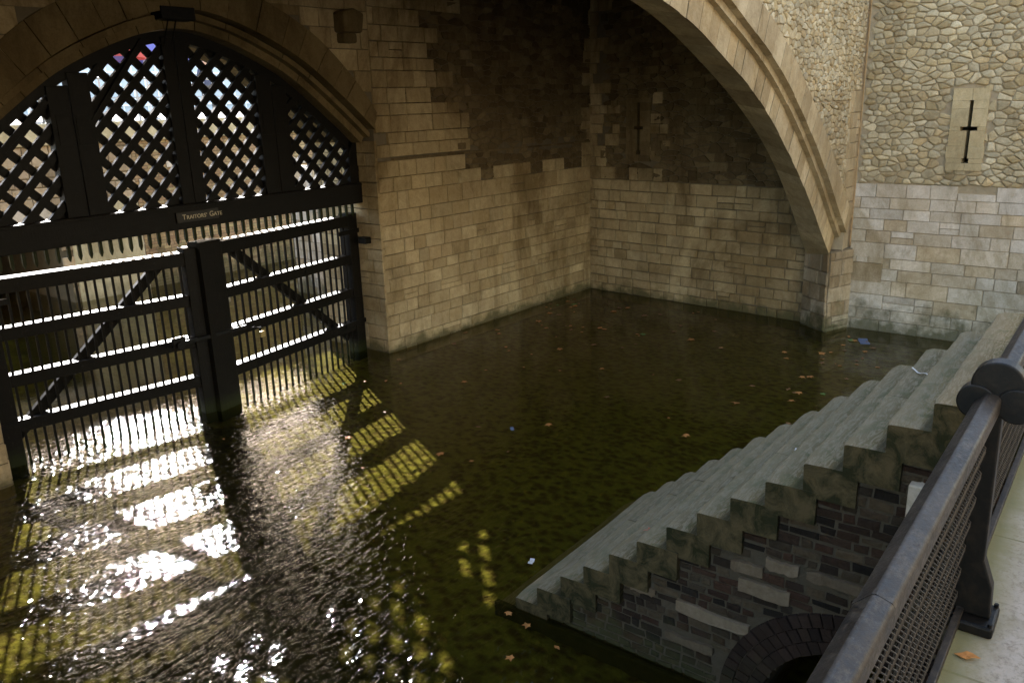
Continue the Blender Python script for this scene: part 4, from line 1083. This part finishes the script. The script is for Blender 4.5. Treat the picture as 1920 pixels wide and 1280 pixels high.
# people on the wharf
def person(x, y, rot, top, legs, hair, label, skin=(.50, .32, .24), walk=.12, seed=0):
    t = thing('person', label, 'person', (x, y, WZ)); t.rotation_euler = (0, 0, rot)
    J = {'pel': (0, 0, .95, .125), 'wa': (0, 0, 1.10, .115), 'ch': (0, .0, 1.32, .14), 'nk': (0, 0, 1.47, .055), 'hb': (0, .01, 1.56, .075), 'hd': (0, .015, 1.66, .09), 'ht': (0, .01, 1.73, .06),
         'hl': (-.10, 0, .90, .095), 'kl': (-.11, walk*.6, .50, .062), 'al': (-.11, walk, .09, .042), 'tl': (-.12, walk+.15, .04, .035),
         'hr': (.10, 0, .90, .095), 'kr': (.11, -walk*.2, .50, .062), 'ar': (.11, -walk, .09, .042), 'tr': (.12, -walk+.15, .04, .035),
         'sl': (-.18, 0, 1.40, .065), 'el': (-.24, -.04, 1.12, .045), 'wl': (-.22, .10, .88, .030), 'fl': (-.21, .16, .80, .028),
         'sr': (.18, 0, 1.40, .065), 'er': (.24, -.02, 1.12, .045), 'wr': (.20, .16, .94, .030), 'fr': (.18, .22, .89, .028)}
    E = [('pel', 'wa'), ('wa', 'ch'), ('ch', 'nk'), ('nk', 'hb'), ('hb', 'hd'), ('hd', 'ht'), ('pel', 'hl'), ('hl', 'kl'), ('kl', 'al'), ('al', 'tl'), ('pel', 'hr'), ('hr', 'kr'), ('kr', 'ar'), ('ar', 'tr'), ('ch', 'sl'), ('sl', 'el'), ('el', 'wl'), ('wl', 'fl'), ('ch', 'sr'), ('sr', 'er'), ('er', 'wr'), ('wr', 'fr')]
    keys = list(J); me = bpy.data.meshes.new('body'); me.from_pydata([J[k][:3] for k in keys], [(keys.index(a), keys.index(b)) for a, b in E], []); 
    o = bpy.data.objects.new('body', me); COL.objects.link(o)
    sk = o.modifiers.new('s', 'SKIN'); ss = o.modifiers.new('u', 'SUBSURF'); ss.levels = 2; ss.render_levels = 2
    for i, k in enumerate(keys): o.data.skin_vertices[0].data[i].radius = (J[k][3], J[k][3]); 
    o.data.skin_vertices[0].data[0].use_root = True
    bpy.context.view_layer.update()
    m2 = bpy.data.meshes.new_from_object(o.evaluated_get(bpy.context.evaluated_depsgraph_get())); bpy.data.objects.remove(o)
    b = link('body', m2, plainmat('skin', skin, .6, var=.05), t, True)
    m2.materials.append(plainmat('top_cloth', top, .85, var=.15)); m2.materials.append(plainmat('leg_cloth', legs, .85, var=.15))
    for p in m2.polygons:
        c = p.center
        if c.z < .97 and abs(c.x) < .19: p.material_index = 2
        elif c.z < 1.46 and not (abs(c.x) > .17 and c.z < .92): p.material_index = 1
    bm = bmesh.new(); bmesh.ops.create_icosphere(bm, subdivisions=3, radius=.112)
    for v in bm.verts: v.co = Vector((v.co.x*.92, v.co.y*1.05-.012, v.co.z+1.675+(0 if v.co.y < .02 else .035)))
    me = bpy.data.meshes.new('hair'); bm.to_mesh(me); bm.free(); link('hair', me, plainmat('hair', hair, .7), t, True)
    q = MB(); q.tube([(0, .10, 1.63), (0, .125, 1.615)], [.014, .012], 6); q.build('nose', m2.materials[0], t)
person(13.6, 22.6, R(190), (.55, .42, .38), (.05, .06, .10), (.10, .06, .03), 'person in a pale top leaning near the wharf railing')
person(15.0, 22.9, R(170), (.06, .07, .12), (.08, .08, .08), (.04, .03, .02), 'person in dark clothes standing right of the others on the wharf')
person(10.2, 22.8, R(150), (.10, .12, .30), (.20, .18, .15), (.12, .08, .05), 'person in a blue jacket standing under the blue parasol')
person(18.0, 23.0, R(200), (.30, .30, .32), (.05, .05, .07), (.30, .24, .15), 'person in a grey coat, rightmost on the wharf')
# far glass fronted building across the river
fb = thing('office_building', 'pale glassy office building far across the river, seen through the lattice', 'building', (60, 190, 0))
q = MB(); q.box((-60, 190, 3), (150, 215, 26), (.5, .5, 0)); reparent(q.build('wall', plainmat('glass_facade', (.42, .44, .46), .5, var=.1)), fb)
q = MB()
for i in range(70): q.box((-60+i*3, 189.7, 3), (-59.7+i*3, 189.98, 26))
for k in range(6): q.box((-60, 189.4, 6+k*3.6), (150, 189.68, 6.5+k*3.6))
reparent(q.build('facade_grid', plainmat('white_frames', (.75, .76, .78), .5, var=.03)), fb)
fb2 = thing('apartment_building', 'brown brick block of flats far across the river', 'building', (190, 190, 0))
q = MB(); q.box((152, 188, 3), (260, 210, 18), (.5, .5, 0)); reparent(q.build('wall', plainmat('brown_brick_far', (.34, .25, .18), .8)), fb2)
q = MB()
for i in range(24):
    for k in range(4): q.box((155+i*4.3, 187.9, 6+k*3), (156.8+i*4.3, 187.98, 7.8+k*3))
reparent(q.build('window_panes', plainmat('far_window', (.05, .06, .07), .2)), fb2)

# ================================================================== LEAVES AND LITTER
def leaf_mesh(kind, size, sd):
    rr = random.Random(sd); bm = bmesh.new(); n = 10 if kind == 'maple' else 8; P = []
    for i in range(n):
        t = 2*PI*i/n; r = size*(.5 if i % 2 == 0 else .26)*rr.uniform(.8, 1.2) if kind == 'maple' else size*(.5 if abs(math.cos(t)) > .8 else .28)*rr.uniform(.85, 1.1)
        P.append(bm.verts.new((r*math.cos(t), r*math.sin(t), rr.uniform(0, .012))))
    c = bm.verts.new((0, 0, .002))
    fs = [bm.faces.new((P[i], P[(i+1) % n], c)) for i in range(n)]
    ex = bmesh.ops.extrude_face_region(bm, geom=fs)
    for v in [g for g in ex['geom'] if isinstance(g, bmesh.types.BMVert)]: v.co.z += .0015
    bmesh.ops.recalc_face_normals(bm, faces=bm.faces)
    me = bpy.data.meshes.new('floating_leaf'); bm.to_mesh(me); bm.free(); return me
lm = {}
for c, mt in (('o', 'leaf_orange'), ('b', 'leaf_brown'), ('g', 'leaf_green')):
    lm[c] = [leaf_mesh('maple' if i else 'oval', .085+.016*i, i*3+ord(c)) for i in range(3)]
    for me in lm[c]: me.materials.append(M[mt])
rl = random.Random(23); cnt = 0
LAB = {'o': 'small orange fallen leaf floating on the dark water', 'b': 'small brown fallen leaf floating on the dark water', 'g': 'small green leaf floating on the dark water'}
GRP = {'o': 'orange leaves on the water', 'b': 'brown leaves on the water', 'g': 'green leaves on the water'}
def put_leaf(c, x, y, z=.004, s=1.0, nm='floating_leaf'):
    o = bpy.data.objects.new(nm, rl.choice(lm[c])); COL.objects.link(o); o.location = (x, y, z); o.rotation_euler = (rl.uniform(-.1, .1), rl.uniform(-.1, .1), rl.uniform(0, 6.28)); o.scale = (s, s, s); return o
while cnt < 120:
    x = rl.uniform(6.3, 16.6); y = rl.uniform(2.2, 10.9)
    if cnt > 55: x = 17-abs(rl.gauss(0, 3.0)); y = 10.8-abs(rl.gauss(0, 3.2))
    if cnt > 100: x = rl.uniform(12, 16.6); y = 4.2-abs(rl.gauss(0, .5))
    if y < 4.5 and x < 8.3: continue
    if not (5.5 < x < 16.6 and 2 < y < 10.85): continue
    if x > 16.0 and y > 4.2 and y < 5.6: continue
    c = 'o' if rl.random() < .62 else ('b' if rl.random() < .8 else 'g')
    where = 'drifted against the foot of the pale side wall' if x > 11.5 and y < 4.6 else ('on dark water near the far corner of the pool' if x > 12.5 and y > 6.5 else ('on dark water between the arch pier and the far corner' if x > 12 else 'on open dark water in the middle of the pool'))
    col_ = {'o': 'orange', 'b': 'brown', 'g': 'green'}[c]
    tag(put_leaf(c, x, y, s=rl.uniform(.6, 1.5)), f'small {col_} fallen leaf floating {where}', 'leaf', f'{col_} leaves {where}'); cnt += 1
# leaves drifted along the foot of the staircase
for (x, y) in ((5.15, 3.9), (5.05, 3.5), (5.2, 4.15), (4.7, 3.75), (5.0, 2.7)):
    tag(put_leaf('o', x, y, s=.9), 'orange leaf floating by the foot of the brick stair wall', 'leaf', 'leaves by the stair wall')
def on_step(y): # tread height at y
    k = math.floor((Y_0-y)/TR); return .11+RI*k
sl_ = put_leaf('o', 6.9, 1.62, on_step(1.62)+.003, 1.3, 'fallen_leaf'); tag(sl_, 'orange fallen leaf lying on an upper stone step', 'leaf')
l2 = put_leaf('b', 6.75, 1.15, on_step(1.15)+.003, 1.1, 'fallen_leaf'); tag(l2, 'small brown leaf on the stone step nearest the railing knob', 'leaf')
l3 = put_leaf('o', 2.86, .25, PATH+.006, .95, 'fallen_leaf'); tag(l3, 'curled orange leaf on the path beside the foot of the railing post', 'leaf')
me = leaf_mesh('maple', .15, 99); me.materials.append(M['litter_red']); me.name = 'red_leaf'
for v in me.vertices: v.co.z += .9*(v.co.x**2)
o = link('red_leaf', me); o.location = (5.86, 3.02, on_step(3.02)+.004); o.rotation_euler = (.1, .2, 1.0); tag(o, 'crumpled red leaf lying on a low step near the brick wall', 'leaf')
def strip(nm, loc, size, rot, mat, label, cat):
    q = MB(); n = 6
    for i in range(n):
        a = -size[0]/2+size[0]*i/n; b = a+size[0]/n
        za = .012*math.sin(i*1.3); zb = .012*math.sin((i+1)*1.3)
        q.prism([Vector((a, -size[1]/2, za)), Vector((b, -size[1]/2, zb)), Vector((b, size[1]/2, zb)), Vector((a, size[1]/2, za))], Vector((0, 0, .004)))
    o = q.build(nm, mat, merge=.0005); o.location = loc; o.rotation_euler = (0, 0, rot); tag(o, label, cat)
strip('plastic_wrapper', (16.0, 3.84, .008), (.34, .17), .4, M['litter_blue'], 'blue plastic wrapper floating by the foot of the arch pier', 'litter')
strip('paper_scrap', (8.8, 6.84, .008), (.09, .05), .8, M['litter_blue'], 'small blue scrap floating in the middle of the pool', 'litter')
strip('paper_straw', (6.35, 1.98, on_step(1.98)+.006), (.16, .012), .2, M['litter_white'], 'thin white straw lying on a middle step', 'litter')
strip('paper_straw', (7.15, 1.25, on_step(1.25)+.006), (.2, .012), .9, M['litter_white'], 'thin white straw lying on an upper step', 'litter')
strip('tissue_scrap', (6.05, 4.50, .006), (.08, .05), .3, M['litter_white'], 'white scrap of tissue floating off the lowest step', 'litter')
